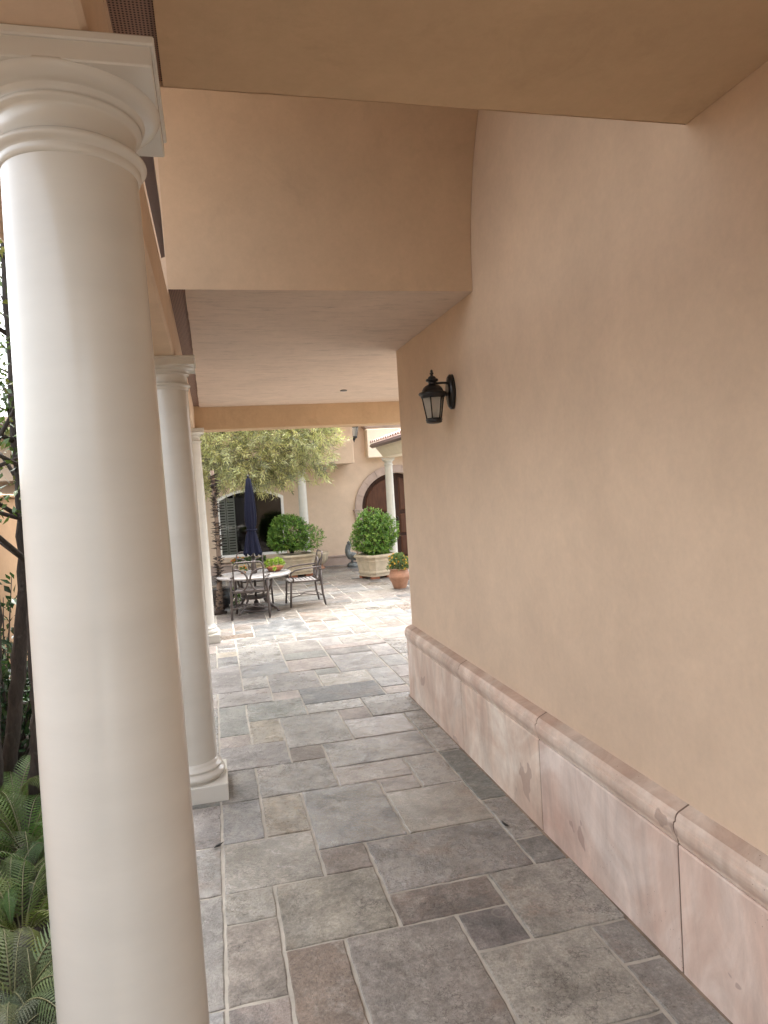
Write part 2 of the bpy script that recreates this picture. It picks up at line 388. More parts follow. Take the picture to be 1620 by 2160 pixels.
ST = [(0,1,2,3,'cream'),(0,1,0,2,'rustgrey'),(0,1,-2,0,'pink'),(1,2,-2,1,'rust'),(1,3,1,3,'olive'),(0,2,3,5,'olive2'),(2,3,3,4,'red'),(2,4,4,7,'darkblue'),
      (1,2,5,7,'tan'),(0,1,5,7,'blue'),(-1,0,5,7,'bluepink'),(-1,0,3,5,'grey'),(-1,0,0,3,'grey'),(-1,0,-3,0,'blue'),(1,3,7,9,'grey'),(0,1,7,9,'dkgrey'),(3,6,8,10,'shine'),(3,5,7,8,'pinkshine'),(4,5,6,7,'pinkshine'),
      (5,6,6,8,'grey'),(4,6,4,6,'olive2'),(3,6,2,4,'greypurple'),(3,5,1,2,'red'),(4,5,0,1,'purple'),(5,7,0,2,'spot'),(2,4,-2,1,'brown'),(4,6,-2,0,'creamstain'),
      (6,7,-1,0,'grey'),(6,7,-3,-1,'grey'),(6,7,2,3,'dkgrey'),(6,7,3,5,'grey'),(6,7,5,8,'slate'),(6,7,8,10,'grey'),(6,7,10,12,'grey'),
      (0,2,9,11,'bluepink'),(2,3,9,10,'red'),(0,1,11,12,'pink'),(0,1,12,15,'slate'),(1,2,11,13,'tan'),(2,4,10,13,'grey'),(4,6,10,12,'pinkshine'),(1,3,13,15,'slategreen'),
      (3,5,13,14,'grey'),(4,5,12,13,'pink'),(5,7,12,14,'grey'),(3,6,14,16,'cblue'),(6,7,14,15,'pink'),(6,7,15,18,'blue'),(0,2,15,17,'bluepink'),(2,3,15,16,'pink'),
      (2,4,16,19,'bluepink'),(4,6,16,18,'cream'),(-1,1,17,21,'bluepink'),(1,2,17,19,'grey'),(1,3,19,21,'bluedk'),(3,5,18+1,21,'pink'),(0,1,21,23,'bluedk'),
      (1,3,21,25,'grey'),(2,5,27,30,'cblue')]
WET = {'shine': .0, 'pinkshine': .0, 'darkblue': .0, 'olive2': .06, 'blue': .14, 'slategreen': .08, 'greypurple': .05, 'grey': .11, 'cream': .06, 'cgrey': .22, 'cblue': .2, 'ctan': .24, 'cpink': .26, 'bluedk': .05}
occ = set(); stones = []
for (a, b_, c, d, k) in ST:
    for i in range(a, b_):
        for j in range(c, d): occ.add((i, j))
    stones.append((a, b_, c, d, k))
rnd = random.Random(21)
def free(i, j, w, h): return all((i+a, j+b) not in occ for a in range(w) for b in range(h))
I0, I1, J0, J1 = -8, 22, -22, 58
for j in range(J0, J1):
    for i in range(I0, I1):
        if (i, j) in occ: continue
        near = YL(j) < 10
        if i < -2 and YL(j) < 10.2: continue
        for _ in range(6):
            w, h = rnd.choice([(2,1),(3,2),(2,2),(1,1),(1,2),(3,1),(2,3),(2,1)] if near else [(2,1),(2,1),(1,1),(3,2),(3,1),(2,2),(1,1),(2,1)])
            if i < -2 and YL(j) < 10.2: w = 1
            if free(i, j, w, h) and i + w <= I1 and j + h <= J1: break
        else: w = h = 1
        for a in range(w):
            for b_ in range(h): occ.add((i+a, j+b_))
        y = YL(j)
        if y < 9.4: k = rnd.choice(['grey','bluepink','olive2','pink','slate','rustgrey','brown','greypurple','tan','blue'])
        else: k = rnd.choice(['ctan','cpink','cpink','cgrey','cgrey','cblue','ccream','crust','cbrown','ctan'])
        stones.append((i, i+w, j, j+h, k))
pv = MB()
for (a, b_, c, d, k) in stones:
    gp = rnd.uniform(.0065, .0095)
    x0, x1, y0, y1 = XL(a)+gp, XL(b_)-gp, YL(c)+gp, YL(d)-gp
    if x1 > 1.75 and y0 < 6.1: continue
    tx, ty = rnd.uniform(-.0025, .0025), rnd.uniform(-.0025, .0025); h0 = .0025 + rnd.uniform(0, .004) + abs(tx)*(x1-x0)/.6 + abs(ty)*(y1-y0)/.6
    y = (y0+y1)/2; lum = sum(KC[k])/3; kk = 1.42*rnd.uniform(.90, 1.10)*(.42 if k[0] == 'c' and k[1:] in ('tan','pink','grey','blue','rust','cream','brown') else 1)
    col = tuple((.5*v*(.16/lum)**.25 + .5*lum*w_*(.16/lum)**.25)*kk for v, w_ in zip(KC[k], (1.04, 1.0, .925)))
    srf = (rnd.random(), WET.get(k, rnd.uniform(.10, .30)) + (.06 if y < 3.6 else 0), rnd.uniform(.35, .7) if k not in ('shine','darkblue','pinkshine') else .48)
    P = []; jit = .0035 if y < 9 else .003
    def side(p, q, n):
        for t in range(n):
            f = t/n; P.append((p[0]+(q[0]-p[0])*f + rnd.uniform(-jit, jit), p[1]+(q[1]-p[1])*f + rnd.uniform(-jit, jit)))
    nn = lambda L: max(2, int(L/.05)) if y < 7 else 2
    side((x0,y0),(x1,y0),nn(x1-x0)); side((x1,y0),(x1,y1),nn(y1-y0)); side((x1,y1),(x0,y1),nn(x1-x0)); side((x0,y1),(x0,y0),nn(y1-y0))
    cx, cy = (x0+x1)/2, (y0+y1)/2
    def Z(x, y_): return h0 + tx*(x-cx)/.3 + ty*(y_-cy)/.3
    ins = .005
    o0 = pv.add([(x, y_, -.012) for x, y_ in P]); o1 = pv.add([(x, y_, Z(x, y_) - .003) for x, y_ in P])
    Q = [(cx + (x-cx)*(1 - ins/(x1-x0)*2), cy + (y_-cy)*(1 - ins/(y1-y0)*2)) for x, y_ in P]
    o2 = pv.add([(x, y_, Z(x, y_)) for x, y_ in Q]); n = len(P)
    for q in range(n):
        r_ = (q+1) % n
        pv.face((o0+q, o0+r_, o1+r_, o1+q), col, a2=srf); pv.face((o1+q, o1+r_, o2+r_, o2+q), col, a2=srf)
    pv.face(range(o2, o2+n), col, a2=srf)
for (x0,x1,y0,y1) in ((-.64,1.75,-8.6,10.2),(1.75,7.6,6.0,10.2),(-2.2,7.6,10.2,17.9)):
    pv.poly([(x0,y0,-.0006),(x1,y0,-.0006),(x1,y1,-.0006),(x0,y1,-.0006)], mi=1)
tag(pv.build('paving', [M['flag'], M['grout']]), kind='structure')
# a low kerb edges the bed
kb = MB(); kb.bbox(-.68, -.60, -4, 10.0, -.1, .012, .008)
tag(kb.build('kerb', M['grout']), kind='structure')

# ------------------------------------------------------------------ the passage wall on the right
XW, YW, HS, ZB = 1.73, 6.29, 3.216, 2.898
pw = thing('passage_wall', 'long smooth peach stucco wall on the right with pink stone dado', 'wall', (XW, 0, 0))
b = MB(); r = .014; arc = [(r - r*math.cos(t), YW - r + r*math.sin(t)) for t in [PI/2*i/5 for i in range(6)]]
b.prism([(0, -5)] + arc + [(3.2, YW), (3.2, YW-.25), (.25, YW-.25), (.25, -5)], 0, 'z', 0, 5.0)
o = b.build('stucco_face', M['stucco'], pw)
pp = [(0, .0), (.056, .0), (.06, .004), (.06, .520), (.056, .528), (.0, .528)]
cp = [(0, .53), (.052, .53), (.058, .535), (.060, .548), (.063, .554), (.068, .564), (.074, .577), (.0775, .592), (.078, .607), (.076, .617), (.069, .621), (.067, .634), (.062, .645), (.052, .654), (.0, .676)]
joints = [-4.9, -3.6, -2.5, -1.4, -.15, 1.10, 2.356, 3.56, 4.826, 6.13]
for y0, y1 in zip(joints, joints[1:]):
    k = U(.93, 1.05); tint = (k, k*U(.97, 1.03), k*U(.95, 1.04))
    b = MB(); b.sweep(pp, [((0, y0 + .0045), (-.955, 0)), ((0, y0 + .008), (-1, 0)), ((0, y1 - .008), (-1, 0)), ((0, y1 - .0045), (-.955, 0))], col=tint)
    b.build('dado_panel', M['dado'], pw)
    k = U(.9, 1.0)
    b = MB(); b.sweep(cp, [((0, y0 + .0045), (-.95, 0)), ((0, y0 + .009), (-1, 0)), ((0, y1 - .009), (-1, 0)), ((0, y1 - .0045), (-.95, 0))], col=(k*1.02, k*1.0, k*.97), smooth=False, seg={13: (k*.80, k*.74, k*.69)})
    b.build('dado_cap', M['dado'], pw)
for nm, pr in (('dado_panel', pp), ('dado_cap', cp)):
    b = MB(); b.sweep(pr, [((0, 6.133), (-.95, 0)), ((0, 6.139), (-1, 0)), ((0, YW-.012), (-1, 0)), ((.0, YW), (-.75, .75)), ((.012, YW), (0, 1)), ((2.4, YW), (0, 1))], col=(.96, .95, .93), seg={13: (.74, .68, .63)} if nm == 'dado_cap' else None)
    b.build(nm, M['dado'], pw)

b = MB(); b.sweep([(.058, .0), (.073, .0), (.070, .006), (.058, .011)], [((0, -4.9), (-1, 0)), ((0, YW-.012), (-1, 0)), ((0, YW), (-.75, .75)), ((.012, YW), (0, 1)), ((2.4, YW), (0, 1))]); b.build('base_joint', M['seam'], pw)  # brown joint line, coloured dark for dirt and contact shadow together
b = MB()   # mortar set back in the joints
for y in joints[1:]:
    for pr in (pp, cp): b.sweep([(o_*.93, z_) for o_, z_ in pr], [((0, y - .006), (-1, 0)), ((0, y + .006), (-1, 0))])
b.build('joint_mortar', M['mortar'], pw)
# lantern on that wall
def lantern_parts(t, s=1.0, hang=False, flip=False):
    """a tapered six-sided coach lantern; local origin at the top of the glass, axis z"""
    n = 6
    def L(pr): return [(r*s, z*s) for r, z in pr]
    b = MB(); b.lathe(L([(.030,.122),(.048,.118),(.052,.108),(.047,.100),(.033,.095),(.030,.085),(.034,.075),(.037,.072),(.055,.066),(.074,.050),(.085,.030),(.089,.016),(.112,.010),(.117,.000),(.112,-.010),(.100,-.016),(.098,-.030),(.09,-.036)]), 20)
    b.build('roof', M['black_iron'], t)
    b = MB(); b.lathe(L([(.028,.120),(.034,.126),(.026,.138),(.014,.143),(.009,.152),(.015,.158),(.017,.166),(.009,.174),(.012,.181),(.008,.190),(.002,.195)]), 12)
    b.build('finial', M['black_iron'], t)
    b = MB(); b.lathe(L([(.088,-.036),(.058,-.205)]), n, cap=False, smooth=False); b.build('glass', M['lamp_glass'], t)
    b = MB()
    for i in range(n):
        a = 2*PI*i/n
        b.tube([(.091*s*math.cos(a), .091*s*math.sin(a), -.03*s), (.060*s*math.cos(a), .060*s*math.sin(a), -.21*s)], .0055*s, 6)
    b.lathe(L([(.058,-.198),(.067,-.203),(.069,-.212),(.064,-.222),(.066,-.228),(.058,-.236),(.036,-.242),(.0,-.243)]), 20, cap=False)
    if hang: b.lathe(L([(.036,-.24),(.03,-.262),(.018,-.275),(.016,-.285),(.006,-.293),(.012,-.302),(.004,-.315),(.0,-.318)]), 12, cap=False)
    b.build('cage', M['black_iron'], t)
    b = MB(); b.lathe(L([(.016,-.235),(.016,-.15),(.010,-.148)]), 10); b.build('candle_sleeve', M['lamp_linen'], t)
wl = thing('wall_lantern', 'black iron coach lantern on the long peach passage wall', 'wall lantern', (1.575, 4.80, 2.625))
lantern_parts(wl, .88)
b = MB()   # oval back plate on the wall plane, and the arm
P = []
for sc_, xx in ((1.0, .154), (1.0, .130), (.86, .116), (.55, .108)):
    P.append(b.add([(xx, .062*sc_*math.cos(2*PI*j/28)*(1 + .05*math.cos(8*PI*j/28)), .125*sc_*math.sin(2*PI*j/28) + .01) for j in range(28)]))
for u_, v_ in zip(P, P[1:]):
    for j in range(28): b.face((u_+j, u_+(j+1) % 28, v_+(j+1) % 28, v_+j), smooth=True)
b.face([P[-1]+j for j in range(28)]); b.face([P[0]+j for j in range(28)])
b.build('back_plate', M['black_iron'], wl)
b = MB(); b.tube([(.026, 0, .073), (.075, 0, .076), (.135, 0, .073)], .0085, 8); b.build('arm', M['black_iron'], wl)
b = MB(); b.tube([(.085, 0, -.002), (.105, 0, -.010), (.135, 0, -.03)], .010, 8); b.build('lower_arm', M['black_iron'], wl)

# ------------------------------------------------------------------ covered walk roof
cn = thing('walkway_roof', 'peach stucco roof over the walkway with vaulted recess between deep beams', 'roof', (0, 0, 0))
y1, y2, ye = 2.2075, 4.32, 10.07
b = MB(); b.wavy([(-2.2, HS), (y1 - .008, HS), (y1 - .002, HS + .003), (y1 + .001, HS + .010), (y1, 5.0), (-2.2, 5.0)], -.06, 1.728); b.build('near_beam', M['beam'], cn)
b = MB(); cy = (y1 + y2)/2; ra = (y2 - y1)/2; rb = 1.52
arc = [(cy + ra*math.cos(t), HS + rb*math.sin(t)**.92) for t in [PI*i/40 for i in range(41)]]
prof = [(y1 + .002, 5.0)] + arc[::-1] + [(y2 - .002, 5.0)]
n = len(prof)
rows = [b.add([(x, p[0], p[1]) for p in prof]) for x in (-.172, 1.728)]
for q in range(1, n - 2): b.face((rows[0]+q, rows[0]+q+1, rows[1]+q+1, rows[1]+q), smooth=True)
top = [b.add([(-.172, y1 + .002, 5.0), (1.728, y1 + .002, 5.0), (1.728, y2 - .002, 5.0), (-.172, y2 - .002, 5.0)])][0]
b.face((top, top+1, top+2, top+3))
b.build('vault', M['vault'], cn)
b = MB()
edge = []; yy = y2
while yy < ye - .05:
    edge.append((-.075 - .02*max(0, (yy - 5.5)/4.5) + U(-.004, .004), yy)); yy += .12
edge.append((-.095, ye))
b.prism([(1.728, y2), (1.728, YW - .0), (3.3, YW), (3.3, ye)] + edge[::-1], 0, 'z', HS, 5.0)
b.build('plaster_ceiling', M['plaster'], cn)
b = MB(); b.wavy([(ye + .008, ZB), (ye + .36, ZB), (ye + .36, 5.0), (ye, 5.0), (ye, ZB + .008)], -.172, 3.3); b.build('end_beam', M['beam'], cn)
b = MB(); b.bbox(-.64, -.172, -2.2, ye + .36, ZB, 3.19, .012); b.build('colonnade_beam', M['stucco'], cn)
# above the beam the vault stands open to the garden through an arch; solid on either side of it
b = MB(); b.box(-.64, -.172, -2.2, y1, 3.192, 5.0); b.box(-.64, -.172, y2, ye + .36, 3.192, 5.0)
arc2 = [(cy + ra*math.cos(t), HS + rb*math.sin(t)**.92) for t in [PI*i/40 for i in range(41)]]
for p, q in zip(arc2, arc2[1:]):
    b.poly([(-.64, p[0], p[1]), (-.64, q[0], q[1]), (-.64, q[0], 5.0), (-.64, p[0], 5.0)])
    b.poly([(-.64, p[0], p[1]), (-.64, q[0], q[1]), (-.172, q[0], q[1]), (-.172, p[0], p[1])])
b.build('arch_face', M['stucco'], cn)
b = MB(); b.box(-.172, -.05, -2.2, y1 + .01, HS + .018, HS + .05); b.build('vent_strip', M['vent'], cn)
b = MB(); b.prism([(-.172, y1 + .012), (-.112, y1 + .012), (-.125, 2.64), (-.136, 3.25), (-.153, 3.76), (-.172, 3.78)], 0, 'z', HS + .006, HS + .05)
b.build('vent_strip', M['gutter'], cn)
b = MB(); b.box(-.172, -.05, y2 + .004, ye, HS + .018, HS + .05); b.build('vent_strip', M['vent'], cn)
b = MB(); b.box(-.64, 3.3, -2.2, ye + .36, 5.002, 5.12); b.build('roof_slab', M['tile'], cn)
b = MB(); b.lathe([(.030, .0), (.045, -.006), (.042, -.016), (.02, -.02)], 20); b.build('ceiling_fitting', M['metal_grey'], cn, (1.69, 8.72, HS))

# ------------------------------------------------------------------ columns along the walk
def column(name, label, x, y, H, rt=.137, rb=.1615, pl=.222, group=None):
    s = H/2.898
    t = thing(name, label, 'column', (x, y, 0), 0, group)
    b = MB(); b.bbox(-pl, pl, -pl, pl, 0, .115*s, .005); b.build('plinth', M['paint'], t)
    b = MB(); q = pl - .012
    pr = [(q - .02, .115*s)] + [(q - .024 + .024*math.sin(PI*i/8) , .118*s + .062*s*i/8) for i in range(9)] + [(rb + .022, .184*s), (rb + .030, .188*s), (rb + .030, .200*s), (rb + .014, .204*s), (rb + .004, .220*s), (rb, .240*s)]
    b.lathe(pr, 48); b.build('base', M['paint'], t)
    b = MB(); zt = 2.697*s
    pr = []
    for i in range(25):
        f = i/24; z = .236*s + (zt - .236*s)*f
        pr.append((rb - (rb - rt)*(f**1.7), z))
    b.lathe(pr, 56, cap=False); b.build('shaft', M['paint'], t)
    b = MB()
    pr = [(rt - .002, 2.694*s), (rt + .004, 2.698*s), (rt + .007, 2.706*s), (rt + .006, 2.713*s)] + [(rt + .006 + .014*math.sin(PI*i/8), (2.714 + .028*i/8)*s) for i in range(9)] + \
         [(rt + .003, 2.744*s), (rt, 2.754*s), (rt, 2.788*s), (rt + .004, 2.795*s), (rt + .013, 2.797*s), (rt + .015, 2.806*s), (rt + .010, 2.808*s), (rt + .019, 2.811*s), (rt + .021, 2.819*s)] + \
         [(rt + .022 + .034*math.sin(PI/2*i/8), (2.820 + .026*(1 - math.cos(PI/2*i/8)))*s) for i in range(9)]
    b.lathe(pr, 56); b.build('capital', M['paint'], t)
    b = MB(); a = .198*(rt/.137)
    b.bbox(-a + .007, a - .007, -a + .007, a - .007, 2.842*s, 2.884*s, .003); b.bbox(-a, a, -a, a, 2.880*s, H, .003); b.build('abacus', M['paint'], t)
    return t
XA = -.249
column('column', 'nearest large cream column filling the left side of the view', XA, 1.651, ZB)
column('column', 'middle cream column half hidden behind the nearest large column', XA, 4.86, ZB)
column('column', 'third cream column on the left, at the mouth of the courtyard', XA, 9.87, ZB)

# ------------------------------------------------------------------ courtyard house across the back
YF = 17.7
hs = thing('courtyard_house', 'peach stucco house wall with arched window and arched double door', 'house', (0, YF, 0))
def arch_pts(x0, x1, zs, rise, n=18):
    w = (x1 - x0)/2
    if rise >= w - 1e-6: R = w; cz = zs; a0 = PI; a1 = 0
    else:
        R = (w*w + rise*rise)/(2*rise); cz = zs + rise - R; a = math.asin(w/R); a0 = PI/2 + a; a1 = PI/2 - a
    cx = (x0 + x1)/2
    return [(cx + R*math.cos(a0 + (a1-a0)*i/n), cz + R*math.sin(a0 + (a1-a0)*i/n)) for i in range(n + 1)]
WIN = (.08, 1.72, .42, 1.87, .22); DOOR = (3.71, 5.57, 0.0, 1.36, .93); TH = .36; ZT = 3.75
b = MB()
for (x0, x1) in ((-5, WIN[0]), (WIN[1], DOOR[0]), (DOOR[1], 8.0)): b.box(x0, x1, 0, TH, 0, ZT)
b.box(WIN[0], WIN[1], 0, TH, 0, WIN[2])
for W_ in (WIN, DOOR):
    A = arch_pts(W_[0], W_[1], W_[3], W_[4], 24)
    for (p, q) in zip(A, A[1:]):
        b.poly([(p[0],0,p[1]),(q[0],0,q[1]),(q[0],0,ZT),(p[0],0,ZT)])
        b.poly([(p[0],0,p[1]),(q[0],0,q[1]),(q[0],TH,q[1]),(p[0],TH,p[1])], smooth=True)
        b.poly([(p[0],TH,p[1]),(q[0],TH,q[1]),(q[0],TH,ZT),(p[0],TH,ZT)])
b.box(-5, 8, TH + .001, TH + 6, ZT - .1, ZT + .1)
b.build('wall', M['far_stucco'], hs)
# stone band at the foot
b = MB()
for x0, x1 in ((-5, -2.6), (-2.6, -1.3), (-1.3, 0), (0, 1.25), (1.25, 2.5), (2.5, 3.5)):
    b.bbox(x0 + .003, x1 - .003, -.05, .002, 0, .215, .004); b.bbox(x0 + .003, x1 - .003, -.07, .002, .217, .262, .006)
b.build('dado_band', M['far_stone'], hs)
# window
wf = MB()
outer = [(WIN[0], WIN[2])] + arch_pts(*WIN[:2], WIN[3], WIN[4]) + [(WIN[1], WIN[2])]
cx = (WIN[0] + WIN[1])/2; cz = 1.2
def inset(P, d): return [(cx + (x-cx)*(1 - d/.82), cz + (z-cz)*(1 - d/.80)) for x, z in P]
inn = inset(outer, .062)
n = len(outer)
R0 = wf.add([(x, -.012, z) for x, z in outer]); R1 = wf.add([(x, -.012, z) for x, z in inn]); R2 = wf.add([(x, .14, z) for x, z in inn]); R3 = wf.add([(x, .04, z) for x, z in outer])
for q in range(n):
    r_ = (q+1) % n
    wf.face((R0+q, R0+r_, R1+r_, R1+q)); wf.face((R1+q, R1+r_, R2+r_, R2+q)); wf.face((R0+q, R0+r_, R3+r_, R3+q))
win = wf.build('window', M['white_paint'], hs)
b = MB(); b.poly([(x, .10, z) for x, z in inn]); b.build('pane', M['window_glass'], win)
b = MB(); b.bbox(WIN[0] - .06, WIN[1] + .06, -.075, -.002, .30, .415, .008); b.build('sill', M['far_stucco'], win)
# room behind the glass
b = MB()
b.poly([(-.6, 3.2, 0), (2.6, 3.2, 0), (2.6, 3.2, 2.6), (-.6, 3.2, 2.6)]); b.poly([(-.6, TH, 0), (-.6, 3.2, 0), (-.6, 3.2, 2.6), (-.6, TH, 2.6)])
b.poly([(2.6, TH, 0), (2.6, 3.2, 0), (2.6, 3.2, 2.6), (2.6, TH, 2.6)]); b.poly([(-.6, TH, .1), (2.6, TH, .1), (2.6, 3.2, .1), (-.6, 3.2, .1)]); b.poly([(-.6, TH, 2.6), (2.6, TH, 2.6), (2.6, 3.2, 2.6), (-.6, 3.2, 2.6)])
b.build('room', M['room'], hs)
b = MB()
for x0, x1 in ((.10, .30), (.31, .52)):
    for x in (x0, x1 - .03): b.box(x, x + .03, .19, .215, .46, 1.95)
    for z in (.46, .92, 1.38, 1.84): b.box(x0 + .03, x1 - .03, .19, .215, z, z + .04)
    for i in range(20):
        z = .50 + i*.068
        b.box(x0 + .03, x1 - .03, .196, .202, z, z + .045)
b.build('shutter', M['shutter'], hs)
# door
dr = MB()
for x0, x1, lf in ((DOOR[0] + .01, 4.632, 0), (4.648, DOOR[1] - .01, 1)):
    d = MB(); P = []
    xs = [x0 + (x1-x0)*i/16 for i in range(17)]
    R = .92; top = [(x, 1.36 + math.sqrt(max(0, R*R - (x - 4.64)**2))) for x in xs]
    d.prism([(x0, .01)] + top + [(x1, .01)], 0, 'y', .17, .23)
    dl = d.build('door_leaf', M['wood'], hs)
    m_ = .11
    a0, a1 = x0 + m_, x1 - m_
    for (z0, z1, ar) in ((.12, .62, 0), (.70, 1.20, 0), (1.30, None, 1)):
        pn = MB(); fr = MB()
        if not ar: poly = [(a0, z0), (a0, z1), (a1, z1), (a1, z0)]
        else:
            R = .92 - m_; xs = [a0 + (a1-a0)*i/14 for i in range(15)]
            poly = [(a0, z0)] + [(x, max(z0 + .02, 1.36 + math.sqrt(max(0, R*R - (x - 4.64)**2)))) for x in xs] + [(a1, z0)]
        ccx = sum(p[0] for p in poly)/len(poly); ccz = sum(p[1] for p in poly)/len(poly)
        inp = [(ccx + (x-ccx)*.9, ccz + (z-ccz)*.93) for x, z in poly]; n = len(poly)
        A = pn.add([(x, .168, z) for x, z in poly]); B = pn.add([(x, .150, z) for x, z in inp])
        for q in range(n): pn.face((A+q, A+(q+1) % n, B+(q+1) % n, B+q))
        pn.face(range(B, B+n)); pn.build('panel', M['wood_panel'], dl)
    h = MB(); hx = x1 - .05 if lf == 0 else x0 + .05
    h.tube([(hx, .17, .98), (hx, .13, 1.0), (hx, .13, 1.12), (hx, .17, 1.14)], .012, 8); h.build('handle', M['black_iron'], dl)
b = MB()   # stone surround: arch ring, imposts, pilasters
Ro, Ri = 1.105, .925
for i in range(9):
    a0 = PI - PI*i/9 - .004; a1 = PI - PI*(i+1)/9 + .004
    A = [a0 + (a1-a0)*j/4 for j in range(5)]
    poly = [(4.64 + Ro*math.cos(a), 1.40 + Ro*math.sin(a)*.985) for a in A] + [(4.64 + Ri*math.cos(a), 1.40 + Ri*math.sin(a)*.97) for a in A[::-1]]
    b.prism(poly, 0, 'y', -.055, .14)
for sgn in (-1, 1):
    for (z0, z1, e) in ((0, .26, .02), (.262, 1.25, 0), (1.252, 1.30, .012), (1.302, 1.355, .03), (1.357, 1.40, .045)):
        xa, xb = sorted((4.64 + sgn*(Ro + e), 4.64 + sgn*(Ri - e*.4)))
        b.bbox(xa, xb, -.055 - e, .14, z0, z1, .005)
b.build('door_surround', M['far_stone'], hs)
b = MB(); b.bbox(-5, 3.42, -.85, -.002, 2.56, 3.69, .012); b.build('porch_lintel', M['far_stucco'], hs)
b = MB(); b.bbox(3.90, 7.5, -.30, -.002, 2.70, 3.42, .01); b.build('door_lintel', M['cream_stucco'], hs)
b = MB(); b.sweep([(0, 3.42), (.02, 3.422), (.03, 3.45), (.06, 3.47), (.08, 3.52), (.085, 3.56), (.11, 3.57), (.115, 3.60), (0, 3.60)],
                  [((3.90, -.003), (-1, 0)), ((3.90, -.30), (-1, -1)), ((7.5, -.30), (0, -1))]); b.build('cornice', M['far_stone'], hs)

b = MB(); b.box(-5, 3.7, -2.3, -.003, 3.70, 3.80); b.build('shading_eave', M['far_stucco'], hs)  # unseen overhang added to shade the house wall, stopped short of the door lintel
# columns of the house
column('column', 'slim white column beside the arched window, behind a clipped bush', 2.13, 17.07, 2.56, .098, .112, .15)
column('column', 'slim white column under the tiled porch, in front of the arched door', 3.96, 15.6, 2.60, .088, .098, .13)

# tiled porch roof on the right
pr = thing('porch_roof', 'tiled porch roof with dark gutter at the right of the courtyard', 'porch roof', (3.55, 15.5, 0))
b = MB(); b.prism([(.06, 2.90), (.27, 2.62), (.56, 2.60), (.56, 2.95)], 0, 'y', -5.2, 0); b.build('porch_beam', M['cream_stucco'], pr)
b = MB(); b.prism([(-.02, 2.87), (.04, 2.83), (.08, 2.86), (.085, 2.905), (-.01, 2.915)], 0, 'y', -5.25, .05); b.build('gutter', M['gutter'], pr)
b = MB(); b.prism([(.0, 2.925), (1.9, 3.55), (1.9, 3.45), (.3, 2.90)], 0, 'y', -5.22, .03); b.build('roof_deck', M['tile'], pr)
b = MB()
sl = math.atan2(.62, 1.9)
for i in range(26):
    yy = -.08 - i*.2
    for c_ in range(6):
        x0 = -.02 + c_*.32; x1 = x0 + .36
        z0 = 2.935 + x0*math.tan(sl) + .012; z1 = 2.935 + x1*math.tan(sl) + .002
        n = 8; rows = []
        for (x, z, r_) in ((x0, z0, .078), (x1, z1, .064)):
            rows.append(b.add([(x, yy + r_*math.cos(PI*j/n), z + r_*.75*math.sin(PI*j/n)) for j in range(n+1)] + [(x, yy + (r_-.014)*math.cos(PI*j/n), z + (r_-.014)*.75*math.sin(PI*j/n)) for j in range(n, -1, -1)]))
        tn = U(.8, 1.15); m_ = 2*n + 2
        for j in range(m_): b.face((rows[0]+j, rows[0]+(j+1) % m_, rows[1]+(j+1) % m_, rows[1]+j), col=(tn,)*3, smooth=False)
        b.face(range(rows[0], rows[0]+m_)); b.face(list(range(rows[1], rows[1]+m_))[::-1])
b.build('roof_tiles', M['tile'], pr)

# hanging lantern and wall lantern in the courtyard
hl = thing('hanging_lantern', 'dark tapered lantern hanging at the porch lintel', 'hanging lantern', (3.52, 17.2, 3.50))
lantern_parts(hl, 1.3, True)
b = MB(); b.tube([(0, 0, .24), (0, 0, .62)], .008, 8); b.tube([(0, 0, .62), (0, .25, .66), (0, .5, .62)], .012, 8); b.build('hanging_rod', M['black_iron'], hl)
w2 = thing('wall_lantern', 'black lantern above the arched window behind the navy umbrella', 'wall lantern', (1.0, 17.42, 2.26))
lantern_parts(w2, 1.25)
b = MB(); b.bbox(-.06, .06, .25, .278, -.14, .16, .01); b.tube([(0, .03, .10), (0, .15, .13), (0, .26, .08)], .012, 8); b.build('bracket', M['black_iron'], w2)

# ------------------------------------------------------------------ table, chairs, umbrella
tb = thing('patio_table', 'round patio table with pale stone top and dark metal legs', 'table', (.59, 12.0, 0))
b = MB(); b.lathe([(.56, .585), (.605, .588), (.622, .600), (.622, .618), (.612, .628), (.59, .630), (.04, .630)], 64); b.build('tabletop', M['table_stone'], tb)
for i in range(4):
    a = PI/4 + i*PI/2 + .1
    pts = []
    for (r_, z) in ((.36, .585), (.34, .45), (.25, .30), (.22, .2), (.30, .10), (.42, .05), (.47, .0)):
        pts.append((r_*math.cos(a), r_*math.sin(a), z))
    b = MB(); b.tube(pts, .020, 8); b.build('leg', M['bronze'], tb)
b = MB(); b.lathe([(.30, .56), (.33, .56), (.33, .585), (.30, .585)], 40); b.lathe([(.215, .22), (.235, .22), (.235, .24), (.215, .24)], 32); b.build('apron', M['bronze'], tb)

um = thing('patio_umbrella', 'closed navy blue umbrella standing in the round patio table', 'umbrella', (.60, 12.03, 0))
b = MB(); b.tube([(0, 0, .03), (0, 0, 2.22)], .02, 12); b.lathe([(.05, .62), (.055, .66), (.035, .80), (.03, .92)], 16); b.build('pole', M['bronze'], um)
b = MB()
ns = 64; rows = []
prof = [(2.25, .012, 0), (2.22, .05, .08), (2.0, .082, .16), (1.8, .10, .2), (1.6, .112, .24), (1.45, .100, .22), (1.385, .078, .12), (1.35, .078, .12), (1.28, .10, .22), (1.15, .125, .30), (1.02, .150, .36), (.955, .168, .40)]
for (z, r_, am) in prof:
    P = []
    for j in range(ns):
        t = 2*PI*j/ns
        rr = .80*r_*(1 + am*(abs(math.cos(4*t + .3*z)) - .6) + .06*math.sin(3*t + z*4))
        zz = z + (.035*math.cos(4*t*2) if z < 1.0 else 0)
        P.append((rr*math.cos(t)*1.05, rr*math.sin(t)*.95, zz))
    rows.append(b.add(P))
